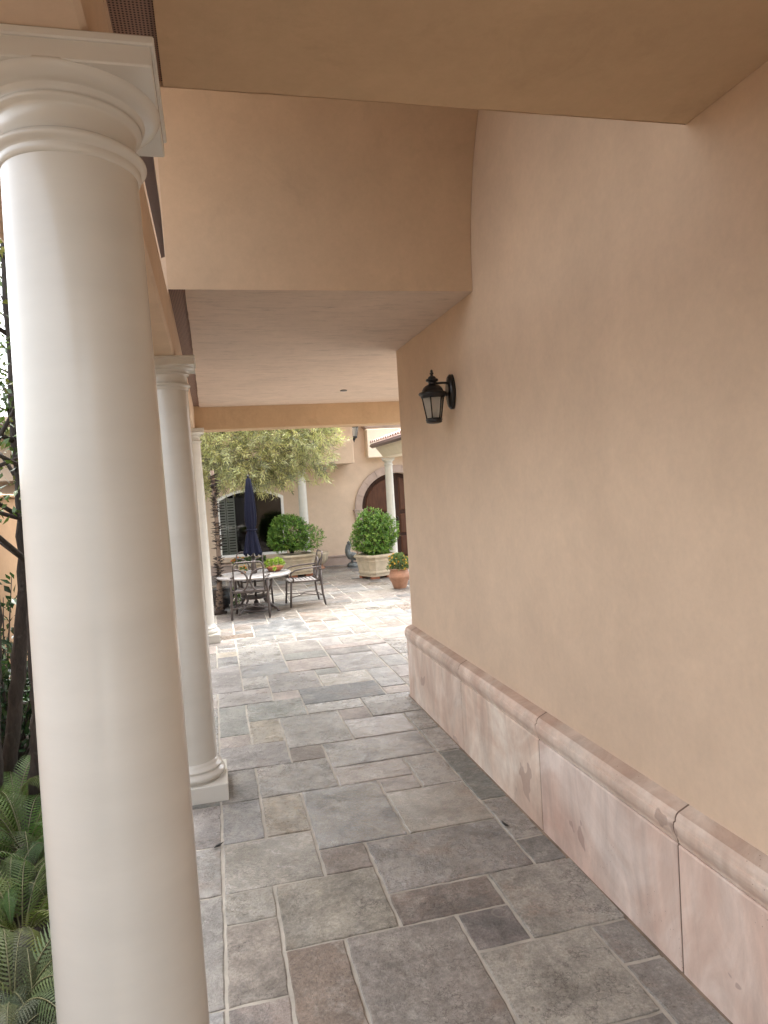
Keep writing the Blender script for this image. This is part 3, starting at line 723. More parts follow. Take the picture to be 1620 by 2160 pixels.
for a, c in zip(rows, rows[1:]):
    for j in range(ns): b.face((a+j, a+(j+1) % ns, c+(j+1) % ns, c+j), smooth=True)
b.build('canopy', M['navy'], um)
b = MB(); b.tube([(.085*math.cos(t), .08*math.sin(t), 1.368 + .006*math.sin(2*t)) for t in [2*PI*i/24 for i in range(25)]], .012, 6); b.build('tie', M['navy'], um)
b = MB(); b.lathe([(.012, 2.24), (.022, 2.26), (.02, 2.28), (.004, 2.30)], 12); b.build('finial', M['black_iron'], um)
b = MB(); b.lathe([(.24, 0), (.25, .02), (.20, .045), (.06, .06), (.045, .07), (.04, .16), (.03, .165)], 32); b.build('base', M['bronze'], um)

def make_chair(label, loc, rz):
    t = thing('patio_chair', label, 'chair', loc, rz, 'patio chairs around the table')
    B = M['bronze']; w = .235
    def bk(z): return -.24 - max(0, z - .42)*.20      # raked back plane
    # back hoop (rounded rectangle)
    P = []
    for i in range(9): P.append((-w, bk(.42 + .40*i/8), .42 + .40*i/8))
    for i in range(1, 7):
        a = PI - PI/2*i/6; P.append((-w + .07 + .07*math.cos(a), bk(.82 + .08*math.sin(a)), .82 + .09*math.sin(a)))
    P += [(x, y, z) for x, y, z in [(-p[0], p[1], p[2]) for p in P[::-1]]]
    b = MB(); b.tube(P, .0125, 8); b.build('back_hoop', B, t)
    b = MB()
    for s in (-1, 1):
        up = []; dn = []
        for i in range(11):
            f = i/10; a = PI/2*f
            x = s*(w - (w - .022)*math.sin(a)); z = .80 - .17*(1 - math.cos(a)); up.append((x, bk(z), z))
            x2 = s*(.022 + .12*(1 - math.cos(a))); z2 = .61 - .17*math.sin(a); dn.append((x2, bk(z2), z2))
        b.tube(up, .015, 8); b.tube(dn, .015, 8)
    b.box(-.045, .045, bk(.62) - .014, bk(.62) + .014, .605, .635); b.build('back_scroll', B, t)
    b = MB(); b.bbox(-.27, .27, -.262, -.23, .415, .455, .005); b.build('back_rail', B, t)
    # seat: frame plus straps
    b = MB(); b.tube([(-.25, -.24, .425), (-.25, .22, .435), (-.20, .27, .43), (.20, .27, .43), (.25, .22, .435), (.25, -.24, .425)], .014, 8)
    se = b.build('seat', B, t)
    b = MB()
    for i in range(8):
        y = -.205 + i*.06; b.bbox(-.245, .245, y, y + .042, .432 - .012*math.sin(PI*i/7), .444 - .012*math.sin(PI*i/7), .003)
    b.build('straps', M['slat'], se)
    for s in (-1, 1):
        b = MB(); b.tube([(s*.285, -.27, .62), (s*.285, -.275, .45), (s*.29, -.29, .2), (s*.295, -.33, 0)], [.021, .021, .019, .016], 4); b.build('leg', B, t)
        b = MB(); b.tube([(s*.262, .235, .44), (s*.265, .25, .25), (s*.27, .27, 0)], .017, 8); b.build('leg', B, t)
        b = MB(); b.tube([(s*.26, bk(.66), .665), (s*.29, -.20, .66), (s*.30, .0, .655), (s*.295, .16, .635), (s*.285, .235, .59), (s*.275, .245, .54), (s*.27, .20, .49), (s*.262, .20, .44)], .0145, 8)
        b.build('arm', B, t)
        b = MB(); b.bbox(s*.285 - .026, s*.285 + .026, -.296, -.244, .618, .636, .004); b.build('post_cap', B, t)
    b = MB()
    for s in (-1, 1): b.tube([(s*.28, -.29, .17), (s*.12, -.05, .19), (s*.02, 0, .19), (s*.12, .08, .18), (s*.265, .255, .17)], .008, 6)
    b.tube([(-.28, -.295, .165), (0, -.24, .20), (.28, -.295, .165)], .008, 6); b.build('stretcher', B, t)
    return t
make_chair('patio chair seen from behind, nearest the walkway at the round table', (.50, 11.50, 0), -.12)
make_chair('patio chair seen from the side, right of the round table', (1.42, 12.16, 0), PI/2 + .05)
make_chair('patio chair facing the walkway behind the umbrella, far side of table', (.62, 12.78, 0), PI + .12)

# bowl with lime succulent on the table
bw = thing('succulent_bowl', 'lime green succulent rosettes in a red bowl on the patio table', 'potted plant', (.95, 12.06, .63))
b = MB(); b.lathe([(.07, 0), (.11, .02), (.155, .075), (.165, .08), (.15, .085), (.10, .07)], 28); b.build('bowl', M['brick'], bw)
b = MB()
def rosette(b, c, R, nrm, col, n=18):
    nrm = Vector(nrm).normalized(); a = nrm.orthogonal().normalized(); c2 = nrm.cross(a)
    for i in range(n):
        f = i/n; t = i*2.4; d = (a*math.cos(t) + c2*math.sin(t))*(.4 + .6*f) + nrm*(.9 - .7*f)
        k = U(.8, 1.2); b.leaf(c, d, nrm, R*(.55 + .45*f), R*.42, mul(col, k), .15)
for i in range(22):
    d = Vector((U(-1, 1), U(-1, .8), U(.1, 1))).normalized()
    rosette(b, (d.x*.16, d.y*.13, .10 + d.z*.12), U(.05, .075), d, (.30, .42, .07))
rosette(b, (-.02, -.17, .06), .06, (0, -1, .4), (.34, .46, .08))
b.build('rosette_leaves', M['leaf'], bw)
fp = thing('flower_pot', 'small low pot with orange flowers beside the umbrella pole', 'potted plant', (.42, 12.05, .63))
b = MB(); b.lathe([(.035, 0), (.05, .035), (.052, .04), (.045, .04)], 16); b.build('pot', M['terracotta'], fp)
b = MB()
for i in range(60):
    d = rdir(); d.z = abs(d.z); b.leaf((d.x*.04, d.y*.04, .05 + d.z*.05), d, rdir(), .045, .02, mul((.08, .16, .04), U(.7, 1.3)))
for i in range(10):
    d = rdir(); d.z = abs(d.z); b.leaf((d.x*.06, d.y*.06, .07 + d.z*.06), d, rdir(), .035, .03, (.75, .28, .05))
b.build('leaves', M['leaf'], fp)

# ------------------------------------------------------------------ planters, bushes, pots
def octagon(w, ch): return [(-w+ch, -w), (w-ch, -w), (w, -w+ch), (w, w-ch), (w-ch, w), (-w+ch, w), (-w, w-ch), (-w, -w+ch)]
def planter(label, loc, rz, W=.37, H=.50):
    t = thing('planter', label, 'planter', loc, rz)
    b = MB(); rings = []
    k = lambda w, z: rings.append(b.add([(x, y, z) for x, y in octagon(w, w*.30)]))
    z0 = .055
    for w, z in ((.80, 0), (.80, .03), (.82, .06), (.86, .075), (.86, .11), (.83, .125), (.92, .335), (.95, .345), (.95, .365), (.93, .37), (.96, .41), (.98, .415), (1.03, .43), (1.05, .455), (1.03, .48), (.98, .495), (.88, .495), (.87, .42)):
        k(W*w, z0 + z*(H - z0)/.495)
    for a, c in zip(rings, rings[1:]):
        for j in range(8): b.face((a+j, a+(j+1) % 8, c+(j+1) % 8, c+j))
    b.face([rings[0]+j for j in range(8)]); b.build('tub', M['stone_planter'], t)
    b = MB(); b.poly([(x, y, H - .055) for x, y in octagon(W*.87, W*.26)]); b.build('soil', M['soil'], t)
    for sx in (-1, 1):
        for sy in (-1, 1):
            b = MB(); b.bbox(sx*W*.5 - .09, sx*W*.5 + .09, sy*W*.58 - .05, sy*W*.58 + .05, 0, .055, .004); b.build('brick_foot', M['brick'], t)
    return t
def boxwood(label, loc, rx, ry, rz_, zc, seed, flowers=0, n=2300):
    random.seed(seed)
    t = thing('boxwood_bush', label, 'bush', loc)
    st = MB(); lf = MB()
    lobes = [(rdir(), U(.08, .30)) for _ in range(15)] + [(rdir(), U(-.18, -.08)) for _ in range(5)]
    for i in range(n):
        d = rdir()
        f = .93
        for q, am in lobes: f += am*max(0, d.dot(q) - .72)/.28
        f -= .18*max(0, math.sin(d.x*7 + seed)*math.sin(d.z*8)*math.cos(d.y*6))
        dep = random.random()**2.4
        rad = f*(1 - .42*dep)
        p = Vector((d.x*rx, d.y*ry, zc + d.z*rz_ if d.z > -.75 else zc - .75*rz_))
        p = Vector((p.x*rad, p.y*rad, zc + (p.z - zc)*rad))
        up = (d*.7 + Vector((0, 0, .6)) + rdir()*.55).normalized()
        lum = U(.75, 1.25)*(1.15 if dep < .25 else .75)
        base = random.choice([(.12, .24, .04), (.16, .29, .05), (.08, .165, .032), (.22, .33, .07)])
        for k in range(6):
            a = k*2.4 + U(0, 6); s_ = up.orthogonal().normalized(); s_.rotate(Matrix.Rotation(a, 3, up))
            dd = s_*.9 + up*U(.2, .9)
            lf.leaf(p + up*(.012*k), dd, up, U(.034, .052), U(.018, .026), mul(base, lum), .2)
    for i in range(flowers):
        d = Vector((U(-.1, 1), U(-1, -.4), U(-.3, .8))).normalized(); c = Vector((d.x*rx*.97, d.y*ry*.97, zc + d.z*rz_*.97))
        for k in range(9): lf.leaf(c, d + rdir()*.8, rdir(), .045, .035, random.choice([(.72, .60, .58), (.62, .42, .40), (.8, .74, .72)]), .2)
    for i in range(26):
        d = rdir(); d.z = abs(d.z)
        st.tube([(d.x*.03, d.y*.03, zc - rz_*1.0), (d.x*rx*.35, d.y*ry*.35, zc - rz_*.3), (d.x*rx*.8, d.y*ry*.8, zc + d.z*rz_*.75)], [.012, .008, .003], 5)
    st.build('stems', M['bark'], t); lf.build('foliage', M['leaf'], t)
    return t
planter('cream stone planter under the left round bush, behind the side chair', (1.80, 16.25, 0), .22, .375, .52)
boxwood('clipped green bush with a few pale flowers, left of the white column', (1.70, 16.25, 0), .50, .48, .42, .96, 5, 7)
planter('cream stone planter under the right bush, beside the terracotta pot', (3.33, 14.75, 0), .38, .365, .52)
boxwood('tall green bush in the right planter, in front of arched door', (3.37, 14.75, 0), .41, .40, .44, .93, 11, 0)

random.seed(3)
tp = thing('terracotta_pot', 'round terracotta urn pot with rope bands beside the wall corner', 'pot', (3.36, 12.9, 0))
b = MB(); b.lathe([(.115, 0), (.125, .02), (.155, .12), (.195, .20), (.208, .235), (.205, .255), (.198, .262), (.200, .275), (.190, .285), (.178, .315), (.170, .345), (.175, .365), (.186, .372), (.190, .382), (.180, .392), (.155, .39), (.15, .35)], 48,
          fn=lambda t, z: 1 + (.022*math.cos(14*t) if .03 < z < .21 else (.012*math.cos(40*t) if (.25 < z < .28 or .365 < z < .385) else 0)))
b.build('urn', M['terracotta'], tp)
b = MB(); b.poly([(.15*math.cos(2*PI*j/20), .15*math.sin(2*PI*j/20), .355) for j in range(20)]); b.build('soil', M['soil'], tp)
pl = thing('flowering_plant', 'bushy grey green plant with yellow flowers in the terracotta pot', 'plant', (3.36, 12.9, .36))
b = MB(); s_ = MB()
for i in range(330):
    d = rdir(); d.z = abs(d.z)*1.1 - .12; r_ = U(.55, 1.0)
    p = Vector((d.x*.22*r_, d.y*.22*r_, .06 + d.z*.27*r_))
    for k in range(7):
        b.leaf(p, rdir() + d*.8, rdir(), U(.035, .06), U(.014, .022), mul(random.choice([(.16, .22, .10), (.20, .27, .13), (.13, .19, .06)]), U(.8, 1.25)))
    if random.random() < .17:
        for k in range(6): b.leaf(p + d*.03, d + rdir()*.9, rdir(), .03, .026, random.choice([(.72, .50, .07), (.75, .36, .06)]))
for i in range(14):
    d = rdir(); d.z = abs(d.z); s_.tube([(0, 0, -.02), (d.x*.1, d.y*.1, .1), (d.x*.19, d.y*.19, .05 + d.z*.24)], [.006, .004, .002], 5)
s_.build('stems', M['bark'], pl); b.build('leaves', M['leaf'], pl)

# stone trough under the window, urn by the wall, dark pot by the trunk
tr = thing('stone_trough', 'low cream stone trough with flowers under the arched window', 'planter', (.75, 16.9, 0))
b = MB(); b.prism([(-.15, 0), (.15, 0), (.18, .27), (-.18, .27)], 0, 'x', -.40, .40); b.bbox(-.42, .42, -.20, .20, .27, .33, .01); b.build('tub', M['stone_planter'], tr)
b = MB()
for i in range(240):
    p = (U(-.38, .38), U(-.16, .16), .31 + U(0, .12)); 
    for k in range(3): b.leaf(p, rdir() + Vector((0, 0, .8)), rdir(), U(.05, .09), .03, mul((.09, .16, .05), U(.6, 1.4)))
for i in range(9):
    p = (U(-.42, .4), U(-.2, .1), U(.36, .50))
    for k in range(5): b.leaf(p, rdir(), rdir(), .05, .045, random.choice([(.75, .25, .05), (.7, .12, .06), (.75, .45, .1)]))
b.build('leaves', M['leaf'], tr)
ur = thing('stone_urn', 'pale stone bowl on a dark foot against the house wall', 'urn', (2.43, 17.25, 0))
b = MB(); b.lathe([(.16, 0), (.17, .03), (.13, .06), (.12, .10)], 32); b.build('foot', M['terracotta'], ur)
b = MB(); b.lathe([(.12, .10), (.20, .16), (.25, .24), (.27, .36), (.285, .40), (.27, .415), (.24, .40)], 36); b.build('bowl', M['stone_planter'], ur)
dp = thing('dark_pot', 'round dark glazed pot behind the shaggy trunk', 'pot', (.03, 12.62, 0))
b = MB(); b.lathe([(.10, 0), (.15, .06), (.185, .16), (.18, .25), (.15, .31), (.165, .34), (.16, .36), (.13, .35)], 32); b.build('vessel', M['black_iron'], dp)
b = MB(); b.tube([(.14 + .08*math.sin(t), 0, .22 + .11*math.cos(t)) for t in [PI*i/10 for i in range(11)]], .014, 8); b.build('handle', M['black_iron'], dp)
ph = thing('leafy_plant', 'small trailing green plant beside the dark glazed pot', 'plant', (.24, 12.72, 0))
b = MB()
for i in range(120):
    d = rdir(); p = Vector((d.x*.12, d.y*.12, .17 + d.z*.15))
    for k in range(3): b.leaf(p, rdir(), rdir(), U(.04, .07), .025, mul(random.choice([(.10, .2, .05), (.3, .33, .1), (.06, .12, .04)]), U(.7, 1.3)))
s_ = MB()
for i in range(9):
    d = rdir(); s_.tube([(d.x*.02, d.y*.02, 0), (d.x*.08, d.y*.08, .15), (d.x*.1, d.y*.1, .25)], .003, 5)
s_.build('stems', M['bark'], ph); b.build('leaves', M['leaf'], ph)

# pelican statue
pe = thing('pelican_statue', 'grey stone pelican statue with lowered beak against house wall', 'statue', (3.27, 17.05, 0))
b = MB()
b.tube([(.20, 0, .12), (.16, 0, .17), (.09, 0, .235), (.01, 0, .27), (-.06, 0, .29), (-.10, 0, .34), (-.105, 0, .42), (-.07, 0, .49), (-.045, 0, .55), (-.055, 0, .595), (-.09, 0, .612), (-.115, 0, .60)],
       [.012, .045, .085, .105, .10, .075, .052, .038, .036, .045, .042, .02], 18)
for s in (-1, 1): b.tube([(-.06, s*.075, .32), (.02, s*.09, .28), (.11, s*.07, .20), (.20, s*.03, .10)], [.02, .062, .05, .012], 12)
for s in (-1, 1): b.tube([(-.01, s*.05, .19), (-.02, s*.05, .10)], .022, 8)
b.build('body', M['grey_stone'], pe)
b = MB(); b.tube([(-.085, 0, .60), (-.13, 0, .54), (-.165, 0, .44), (-.175, 0, .345)], [.03, .028, .022, .008], 12, sq=.8); b.tube([(-.085, 0, .57), (-.115, 0, .49), (-.15, 0, .40)], [.022, .032, .008], 10); b.build('beak', M['grey_stone'], pe)
b = MB(); b.lathe([(.13, 0), (.15, .03), (.14, .08), (.10, .11), (.05, .12)], 18, fn=lambda t, z: 1 + .1*math.sin(3*t + z*20) + .05*math.sin(7*t)); b.build('rock_base', M['grey_stone'], pe)

# shaggy trunk
random.seed(9)
sg = thing('shaggy_trunk', 'slender trunk bristling with dark leaf stubs beside the third column', 'trunk', (-.02, 12.0, 0))
b = MB(); pts = [( .035*math.sin(z*1.4) + .02*z, 0, z) for z in [i*.2 for i in range(13)]]
b.tube(pts, [.07 - .012*i/12 - .028*min(1, i/3) for i in range(13)], 14)
for i in range(480):
    z = .03 + 2.33*(i/480) + U(-.02, .02)
    if math.sin(z*23) + math.sin(z*9.7 + 1) < -1.15: continue
    cx_ = .035*math.sin(z*1.4) + .02*z; a = U(0, 2*PI); big = 1 + 1.1*max(0, .5 - z)
    r0 = .022; L = U(.03, .10)*big
    d = Vector((math.cos(a), math.sin(a), U(-.25, .40))); p = Vector((cx_ + math.cos(a)*r0, math.sin(a)*r0, z))
    sd = Vector((-math.sin(a), math.cos(a), 0)); w = U(.010, .030)*big; h = U(.004, .010)
    e = p + d*L
    b.hull([p + sd*w + Vector((0,0,h)), p - sd*w + Vector((0,0,h)), p + sd*w - Vector((0,0,h)), p - sd*w - Vector((0,0,h)), e + sd*w*U(.2,.8), e - sd*w*U(.2,.8), e + Vector((0,0,h*.6))], mi=1)
b.build('stem', [M['pale_pine'], M['stub']], sg)
b = MB(); b.tube([(-.14, -.06, .03), (0, -.10, .03), (.12, -.05, .03)], [.03, .055, .02], 8); b.tube([(-.02, -.12, .05), (.07, -.10, .06)], [.035, .02], 8); b.build('root_flare', M['stub'], sg)

# ------------------------------------------------------------------ olive tree at the left of the courtyard
random.seed(15)
ol = thing('olive_tree', 'spreading olive tree with narrow pale leaves over the courtyard table', 'tree', (-1.1, 13.6, 0))
tk = MB()
tk.tube([(0, 0, 0), (.05, .02, .6), (0, .05, 1.3), (.12, 0, 2.0), (.25, -.05, 2.5)], [.16, .13, .12, .10, .085], 12)
limbs = []
def limb(pts, r0):
    n = len(pts); tk.tube(pts, [r0*(1 - .8*i/(n-1)) for i in range(n)], 8); limbs.append(pts)
limb([(.2, -.05, 2.3), (.7, -.15, 2.62), (1.3, -.3, 2.55), (1.9, -.35, 2.62), (2.6, -.4, 2.75)], .055)
limb([(.25, -.05, 2.5), (.8, .1, 2.9), (1.5, .2, 3.25), (2.2, .1, 3.3), (2.9, .1, 3.35)], .06)
limb([(.25, -.05, 2.5), (.5, -.3, 3.0), (1.1, -.5, 3.5), (1.8, -.6, 3.8)], .05)
limb([(.25, -.05, 2.5), (.1, .1, 3.0), (-.3, .2, 3.6), (-.8, .1, 4.1)], .055)
limb([(.2, -.05, 2.4), (-.3, -.3, 2.8), (-1.0, -.5, 3.1), (-1.7, -.5, 3.2)], .05)
limb([(.25, -.05, 2.5), (.5, .4, 3.1), (.9, .9, 3.7), (1.2, 1.2, 4.1)], .05)
tw = MB(); lv = MB()
def sprig(p, d, L, n):
    p = Vector(p); d = Vector(d).normalized(); pts = [p]
    for k in range(5):
        d = (d + Vector((0, 0, -.10)) + rdir()*.10).normalized(); pts.append(pts[-1] + d*(L/5))
    tw.tube(pts, [.004, .0035, .003, .0025, .002, .001], 4, cap=False)
    k_ = U(.75, 1.25); hue = random.random()
    c0 = (.41 + .06*hue, .45, .26 - .05*hue) if random.random() < .8 else (.16, .18, .10)
    for i in range(n):
        f = (i + .5)/n*5; j = min(4, int(f)); q = pts[j] + (pts[j+1] - pts[j])*(f - j)
        t = (pts[j+1] - pts[j]).normalized(); s = t.orthogonal().normalized(); s.rotate(Matrix.Rotation(i*1.57 + U(-.5, .5), 3, t))
        lv.leaf(q, s*.8 + t*.75 + Vector((0, 0, -.1)), rdir(), U(.08, .13), U(.014, .020), mul(c0, k_*U(.85, 1.2)), .12, .06)
def incrown(p):   # rough outline of the crown, local coordinates
    x, y, z = p
    if z < 2.22 + .09*math.sin(x*5) + .08*max(0, x - 2.0) and random.random() < .86: return False
    if z < 2.03: return False
    if x > 3.42 + .12*math.sin(z*9) + .25*max(0, z - 2.8): return False
    return True
cnt = 0
blobs = [((.9, -.2, 2.75), (.75, .6, .5)), ((1.7, -.25, 2.75), (.75, .6, .5)), ((2.5, -.3, 2.95), (.75, .55, .45)), ((1.3, .1, 3.4), (1.0, .7, .5)), ((2.4, .0, 3.45), (1.1, .65, .5)), ((3.0, .0, 3.5), (.65, .5, .45)),
         ((2.8, -.1, 2.55), (.65, .5, .38)), ((3.1, 0, 3.0), (.55, .5, .42)), ((2.3, -.2, 2.2), (.7, .5, .25)), ((1.4, -.4, 2.35), (.9, .5, .3)), ((2.1, -.3, 2.42), (.6, .45, .28)), ((1.0, .0, 2.35), (.5, .4, .28)),
         ((-.6, .1, 3.6), (.8, .7, .7)), ((-1.3, -.4, 3.2), (.7, .6, .5)), ((.9, 1.0, 3.8), (.8, .6, .5)), ((1.6, -.5, 3.95), (.9, .7, .45))]
for (c, r_) in blobs:
    nb = int(235*r_[0]*(r_[2] + r_[1])/.9)
    for i in range(nb):
        d = rdir()*(random.random()**.45); p = Vector((c[0] + d.x*r_[0], c[1] + d.y*r_[1], c[2] + d.z*r_[2]))
        if not incrown(p): continue
        out = Vector((d.x, d.y*.6, d.z*.5 - .25)) + rdir()*.7
        sprig(p, out, U(.16, .36), random.randint(10, 18))
tk.build('trunk', M['olive_bark'], ol); tw.build('twigs', M['olive_bark'], ol); lv.build('foliage', M['leaf'], ol)

# ------------------------------------------------------------------ garden on the left
gw = thing('garden_wall', 'tan stucco garden wall behind the trunks and ferns', 'garden wall', (-2.42, 0, 0))
b = MB(); b.bbox(-.1, .1, -6, 13.0, -.1, 2.10, .012); b.build('stucco_face', M['garden_stucco'], gw)
b = MB(); b.bbox(-.13, .13, -6.02, 13.02, 2.10, 2.15, .015); b.build('coping', M['garden_stucco'], gw)

def garden_tree(label, base, pts, r0, crown, seed, nleaf):
    random.seed(seed)
    t = thing('garden_tree', label, 'tree', base)
    tk = MB(); L = [Vector(p) - Vector(base) for p in pts]
    # resample with slight wobble
    P = []; n = 34
    for i in range(n):
        f = i/(n-1)*(len(L)-1); j = min(len(L)-2, int(f)); q = L[j].lerp(L[j+1], f-j); P.append(q + Vector((U(-.008, .008), U(-.008, .008), 0)))
    tk.tube(P, [r0*(1.0 - .4*i/(n-1) + (.12 if i % 7 == 3 else 0)) for i in range(n)], 12)
    fl = MB(); tips = []
    for i in range(18, n, 2):
        for _ in range(2):
            d = rdir(); d.z = abs(d.z)*.8 + .1; e = P[i] + d*U(.5, 1.2)
            if (e + Vector(base)).x > -.75: e.x = -.75 - base[0] - U(0, .2)
            mid = P[i].lerp(e, .5) + Vector((0, 0, .08)); tk.tube([P[i], mid, e], [.018, .012, .005], 6); tips += [mid, e, P[i].lerp(e, .75)]
    for q in tips:
        for k in range(nleaf):
            p = q + rdir()*U(.02, .38)
            if (p + Vector(base)).z < 1.9 or (p + Vector(base)).x > -.70: continue
            c0 = random.choice([(.07, .12, .03), (.10, .16, .035), (.05, .085, .025), (.16, .17, .05)])
            fl.leaf(p, rdir() + Vector((0, 0, -.3)), rdir(), U(.05, .085), U(.022, .036), mul(c0, U(.7, 1.3)), .15, .1)
    tk.build('trunk', M['bark'], t); fl.build('foliage', M['gloss_leaf'], t)
garden_tree('tallest dark leaning trunk just left of the nearest column', (-1.60, 5.5, -.03), [(-1.60,5.5,-.03),(-1.53,5.5,.25),(-1.46,5.5,.68),(-1.385,5.5,1.2),(-1.335,5.5,1.72),(-1.325,5.5,2.23),(-1.325,5.5,2.9),(-1.30,5.5,3.9),(-1.3,5.6,4.6)], .055, 0, 31, 26)
garden_tree('shorter dark trunk low against the edge of the nearest column', (-1.28, 5.0, -.03), [(-1.28,5,-.03),(-1.25,5,.33),(-1.215,5,.65),(-1.21,5,.96),(-1.19,5,1.43),(-1.10,5.1,2.1),(-1.05,5.2,3.0),(-1.1,5.2,3.8)], .042, 0, 32, 22)
garden_tree('dark trunk at the very left edge of the view', (-1.56, 5.2, -.03), [(-1.56,5.2,-.03),(-1.54,5.2,.5),(-1.50,5.2,.95),(-1.465,5.2,1.27),(-1.47,5.2,1.9),(-1.55,5.2,2.8),(-1.7,5.3,3.8)], .04, 0, 33, 22)
garden_tree('leafy tree further back over the tan garden wall', (-1.9, 8.6, -.03), [(-1.9,8.6,-.03),(-1.85,8.6,1.0),(-1.8,8.6,2.2),(-1.9,8.7,3.3),(-2.0,8.8,4.6)], .06, 0, 34, 34)

random.seed(41)
def camellia(label, loc, H, R):
    t = thing('camellia_bush', label, 'bush', loc); s_ = MB(); b = MB()
    for i in range(26):
        d = rdir(); d.z = abs(d.z) + .35; d.normalize(); e = Vector((d.x*R, d.y*R, d.z*H))
        m_ = e*.5 + Vector((0, 0, .06)); s_.tube([(d.x*.02, d.y*.02, 0), m_, e], [.012, .008, .003], 5)
        for k in range(30):
            f = U(.3, 1.05); q = (m_*(1 - abs(2*f - 1)) + e*max(0, 2*f - 1)) if f > .5 else m_*(2*f)
            q = q + rdir()*U(.01, .09)
            b.leaf(q, rdir() + Vector((0, 0, -.35)), rdir() + Vector((0, 0, 1)), U(.07, .11), U(.035, .05), mul(random.choice([(.018, .045, .018), (.028, .062, .022), (.05, .085, .035), (.012, .03, .014)]), U(.8, 1.3)), .15, .12)
    s_.build('stems', M['bark'], t); b.build('leaves', M['gloss_leaf'], t)
camellia('dark glossy leaved bush against the garden wall', (-1.85, 6.5, -.03), 1.55, .55)
camellia('lower dark bush between the trunks and the garden wall', (-1.62, 5.9, -.03), .95, .5)
camellia('broad dark bush in shade further along the garden wall', (-1.75, 8.6, -.03), 1.6, .6)

M['stalk'] = simple('fern_stalk', (.10, .10, .045), .6, .3, 20)
def fern(label, loc, nf, L, col, az0, az1, bip, seed, lift=1.0):
    wf = .17 if bip else .15; nf = int(nf*.9)
    random.seed(seed)
    t = thing('fern', label, 'fern', loc); b = MB(); s_ = MB()
    for q in range(nf):
        az = az0 + (az1 - az0)*(q + U(.1, .9))/nf; le = L*U(.75, 1.1)
        dz = U(.6, 2.4)*lift; drp = U(.6, 1.5); d = Vector((math.cos(az), math.sin(az), dz)).normalized(); p = Vector((math.cos(az)*.04, math.sin(az)*.04, 0)); pts = [p]; n = 34
        dr = []
        for i in range(n):
            d = (d + Vector((math.cos(az)*.01, math.sin(az)*.01, -.030 - .0042*i*drp))).normalized(); pts.append(pts[-1] + d*(le/n)); dr.append(d.copy())
        s_.tube(pts, [.0045*(1 - .85*i/n) for i in range(n+1)], 4, cap=False)
        k_ = U(.55, 1.45); c0 = tuple(q_*k_*z_ for q_, z_ in zip(col, (U(.85, 1.3), 1, U(.8, 1.1)))); tilt = U(-.8, .8)
        for i in range(3, n):
            f = (i - 3)/(n - 3); w = le*wf*math.sin(PI*min(1, .12 + .88*f)**.8) * (1 - .25*f)
            d = dr[i-1]; side = d.cross(Vector((0, 0, 1))).normalized(); nn = side.cross(d).normalized()
            side.rotate(Matrix.Rotation(tilt, 3, d)); nn.rotate(Matrix.Rotation(tilt, 3, d))
            for s in (-1, 1):
                pd = (side*s + d*.62 - nn*.22).normalized()
                if not bip:
                    # one lance-shaped leaflet with saw edge
                    m_ = 6; W = le*.0092; base = pts[i]; P = [base]
                    cross = pd.cross(nn).normalized(); up = []; dn = []
                    for z in range(1, m_):
                        g_ = z/m_; ww = W*(1 - g_*.75)*(1.15 if z % 2 else .72)
                        c_ = base + pd*(w*g_) - nn*(w*.10*g_*g_); up.append(c_ + cross*ww); dn.append(c_ - cross*ww)
                    tip = base + pd*w - nn*(w*.10)
                    i0 = b.add([base] + up + [tip] + dn[::-1]); b.face(range(i0, i0 + 2*m_), mul(c0, U(.88, 1.12)))
                else:
                    m_ = 7
                    for z in range(m_):
                        g_ = (z + .4)/m_; c_ = pts[i] + pd*(w*g_) - nn*(w*.10*g_*g_); cross = pd.cross(nn).normalized()
                        for s2 in (-1, 1): b.leaf(c_, cross*s2 + pd*.7, nn, le*.034*(1 - .65*g_), le*.017*(1 - .5*g_), mul(c0, U(.85, 1.15)), .1)
    s_.build('stalks', M['stalk'], t); b.build('fronds', M['fern'], t)
fern('deep green fern furthest back, at the foot of the trunks', (-1.42, 5.1, -.02), 20, .7, (.06, .11, .03), 0, 2*PI, False, 50, 1.2)
fern('small pale fern squeezed between the larger ferns and the paving', (-.80, 2.9, -.02), 14, .42, (.06, .075, .043), 0, 2*PI, True, 61)
fern('mid green fern under the arching ferns', (-1.15, 3.9, -.02), 16, .55, (.038, .07, .02), 0, 2*PI, True, 62)
fern('bright green broad fern below the trunks', (-1.22, 4.5, -.02), 24, .72, (.05, .10, .022), 0, 2*PI, False, 51, 1.1)
fern('yellow green arching fern halfway down beside the nearest column', (-1.02, 3.6, -.02), 22, .66, (.07, .105, .032), 0, 2*PI, False, 52)
fern('large pale fern with drooping fronds beside the nearest column', (-.92, 3.05, -.02), 20, .60, (.08, .105, .05), 0, 2*PI, False, 53)
fern('grey green lacy fern at lower left, behind the lowest one', (-.92, 2.62, -.02), 22, .52, (.06, .073, .046), 0, 2*PI, True, 54)
fern('lowest grey green lacy fern at the bottom left corner', (-.88, 2.15, -.02), 22, .50, (.052, .065, .042), 0, 2*PI, True, 55)
fern('dark green fern in deep shade beside the garden wall', (-1.65, 3.9, -.02), 14, .8, (.05, .095, .03), 0, 2*PI, False, 56)
fern('dim green fern in the bed behind the others', (-1.45, 3.2, -.02), 14, .75, (.07, .11, .045), 0, 2*PI, False, 57)

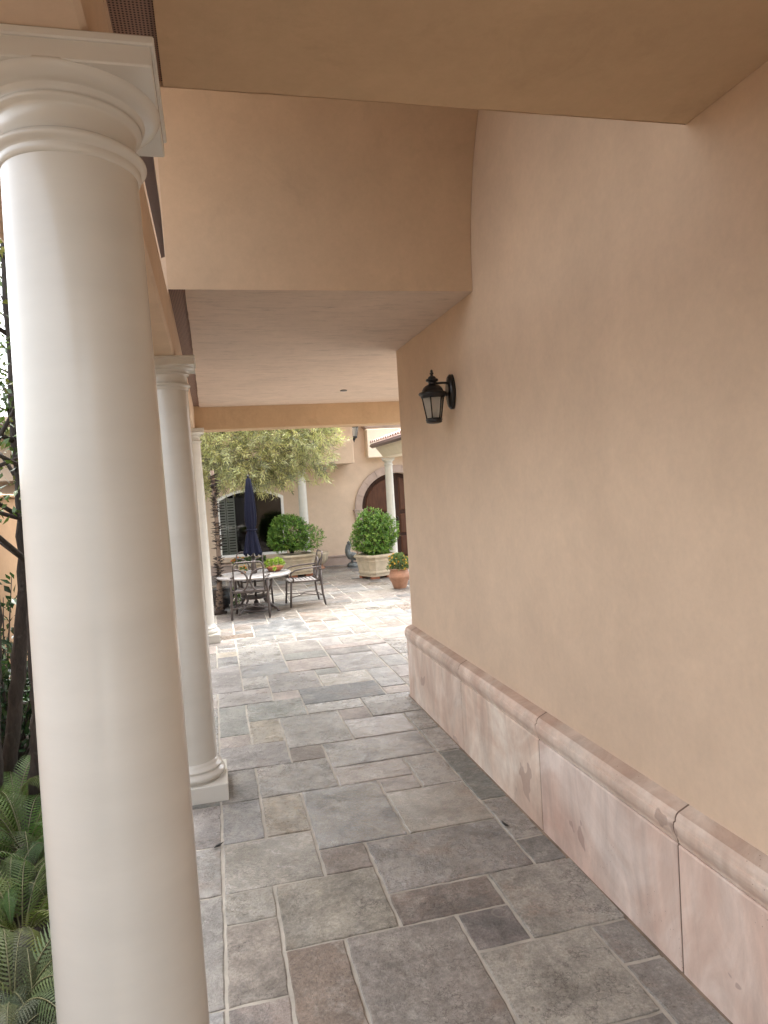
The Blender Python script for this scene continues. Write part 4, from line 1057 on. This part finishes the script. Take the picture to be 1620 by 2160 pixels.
# small dry leaves dropped on the paving
for lb, (x, y), a in (('small black dry leaf on the paving near the middle column', (-.10, 4.03), .6), ('small curled dark leaf on the paving below the stone dado', (1.50, 3.69), 2.0)):
    b = MB(); b.tube([(-.03, 0, .012), (-.01, .004, .014), (.012, .002, .016), (.034, -.006, .024)], [.002, .011, .009, .001], 6, sq=.45); o = b.build('fallen_leaf', M['dead_leaf'], None, (x, y, .002)); o.rotation_euler.z = a
    tag(o, lb, 'leaf')

# ------------------------------------------------------------------ sky, sun, camera
w = bpy.data.worlds.new('World'); sc.world = w; w.use_nodes = True; nt = w.node_tree
bg = nt.nodes['Background']
sky = nt.nodes.new('ShaderNodeTexSky'); sky.sky_type = 'NISHITA'; sky.sun_disc = False
EL, AZ = math.radians(66), math.radians(12)
sky.sun_elevation = EL; sky.sun_rotation = AZ; sky.dust_density = 6; sky.air_density = 1.2; sky.ozone_density = 1
hs_ = nt.nodes.new('ShaderNodeHueSaturation'); hs_.inputs['Saturation'].default_value = .3
nt.links.new(sky.outputs[0], hs_.inputs['Color']); nt.links.new(hs_.outputs[0], bg.inputs['Color']); bg.inputs['Strength'].default_value = .15
sun = bpy.data.lights.new('sun', 'SUN'); sun.energy = .5; sun.angle = math.radians(25); sun.color = (1, .96, .90)
so = bpy.data.objects.new('sun', sun); C.objects.link(so)
# nishita: rotation measured clockwise from +Y
dirv = Vector((math.sin(AZ)*math.cos(EL), math.cos(AZ)*math.cos(EL), math.sin(EL)))
so.rotation_euler = (-dirv).to_track_quat('-Z', 'Y').to_euler()

cam = bpy.data.cameras.new('camera'); co = bpy.data.objects.new('camera', cam); C.objects.link(co)
rt = Vector((.96945, -.23785, -.05989)); up = Vector((.06752, .02407, .99743)); fw = Vector((.23579, .971, -.03939))
Mx = Matrix((rt, up, -fw)).transposed().to_4x4(); Mx.translation = (0, 0, 2.0); co.matrix_world = Mx
cam.sensor_fit = 'AUTO'; cam.sensor_width = 36; cam.lens = 1477.686/2160*36; cam.clip_start = .02; cam.clip_end = 1500
sc.camera = co
sc.view_settings.view_transform = 'Standard'; sc.view_settings.look = 'None'; sc.view_settings.exposure = 2.72
sc.cycles.diffuse_bounces = 8; sc.cycles.max_bounces = 14; sc.cycles.transparent_max_bounces = 16; sc.cycles.glossy_bounces = 5
sc.cycles.sample_clamp_indirect = 8
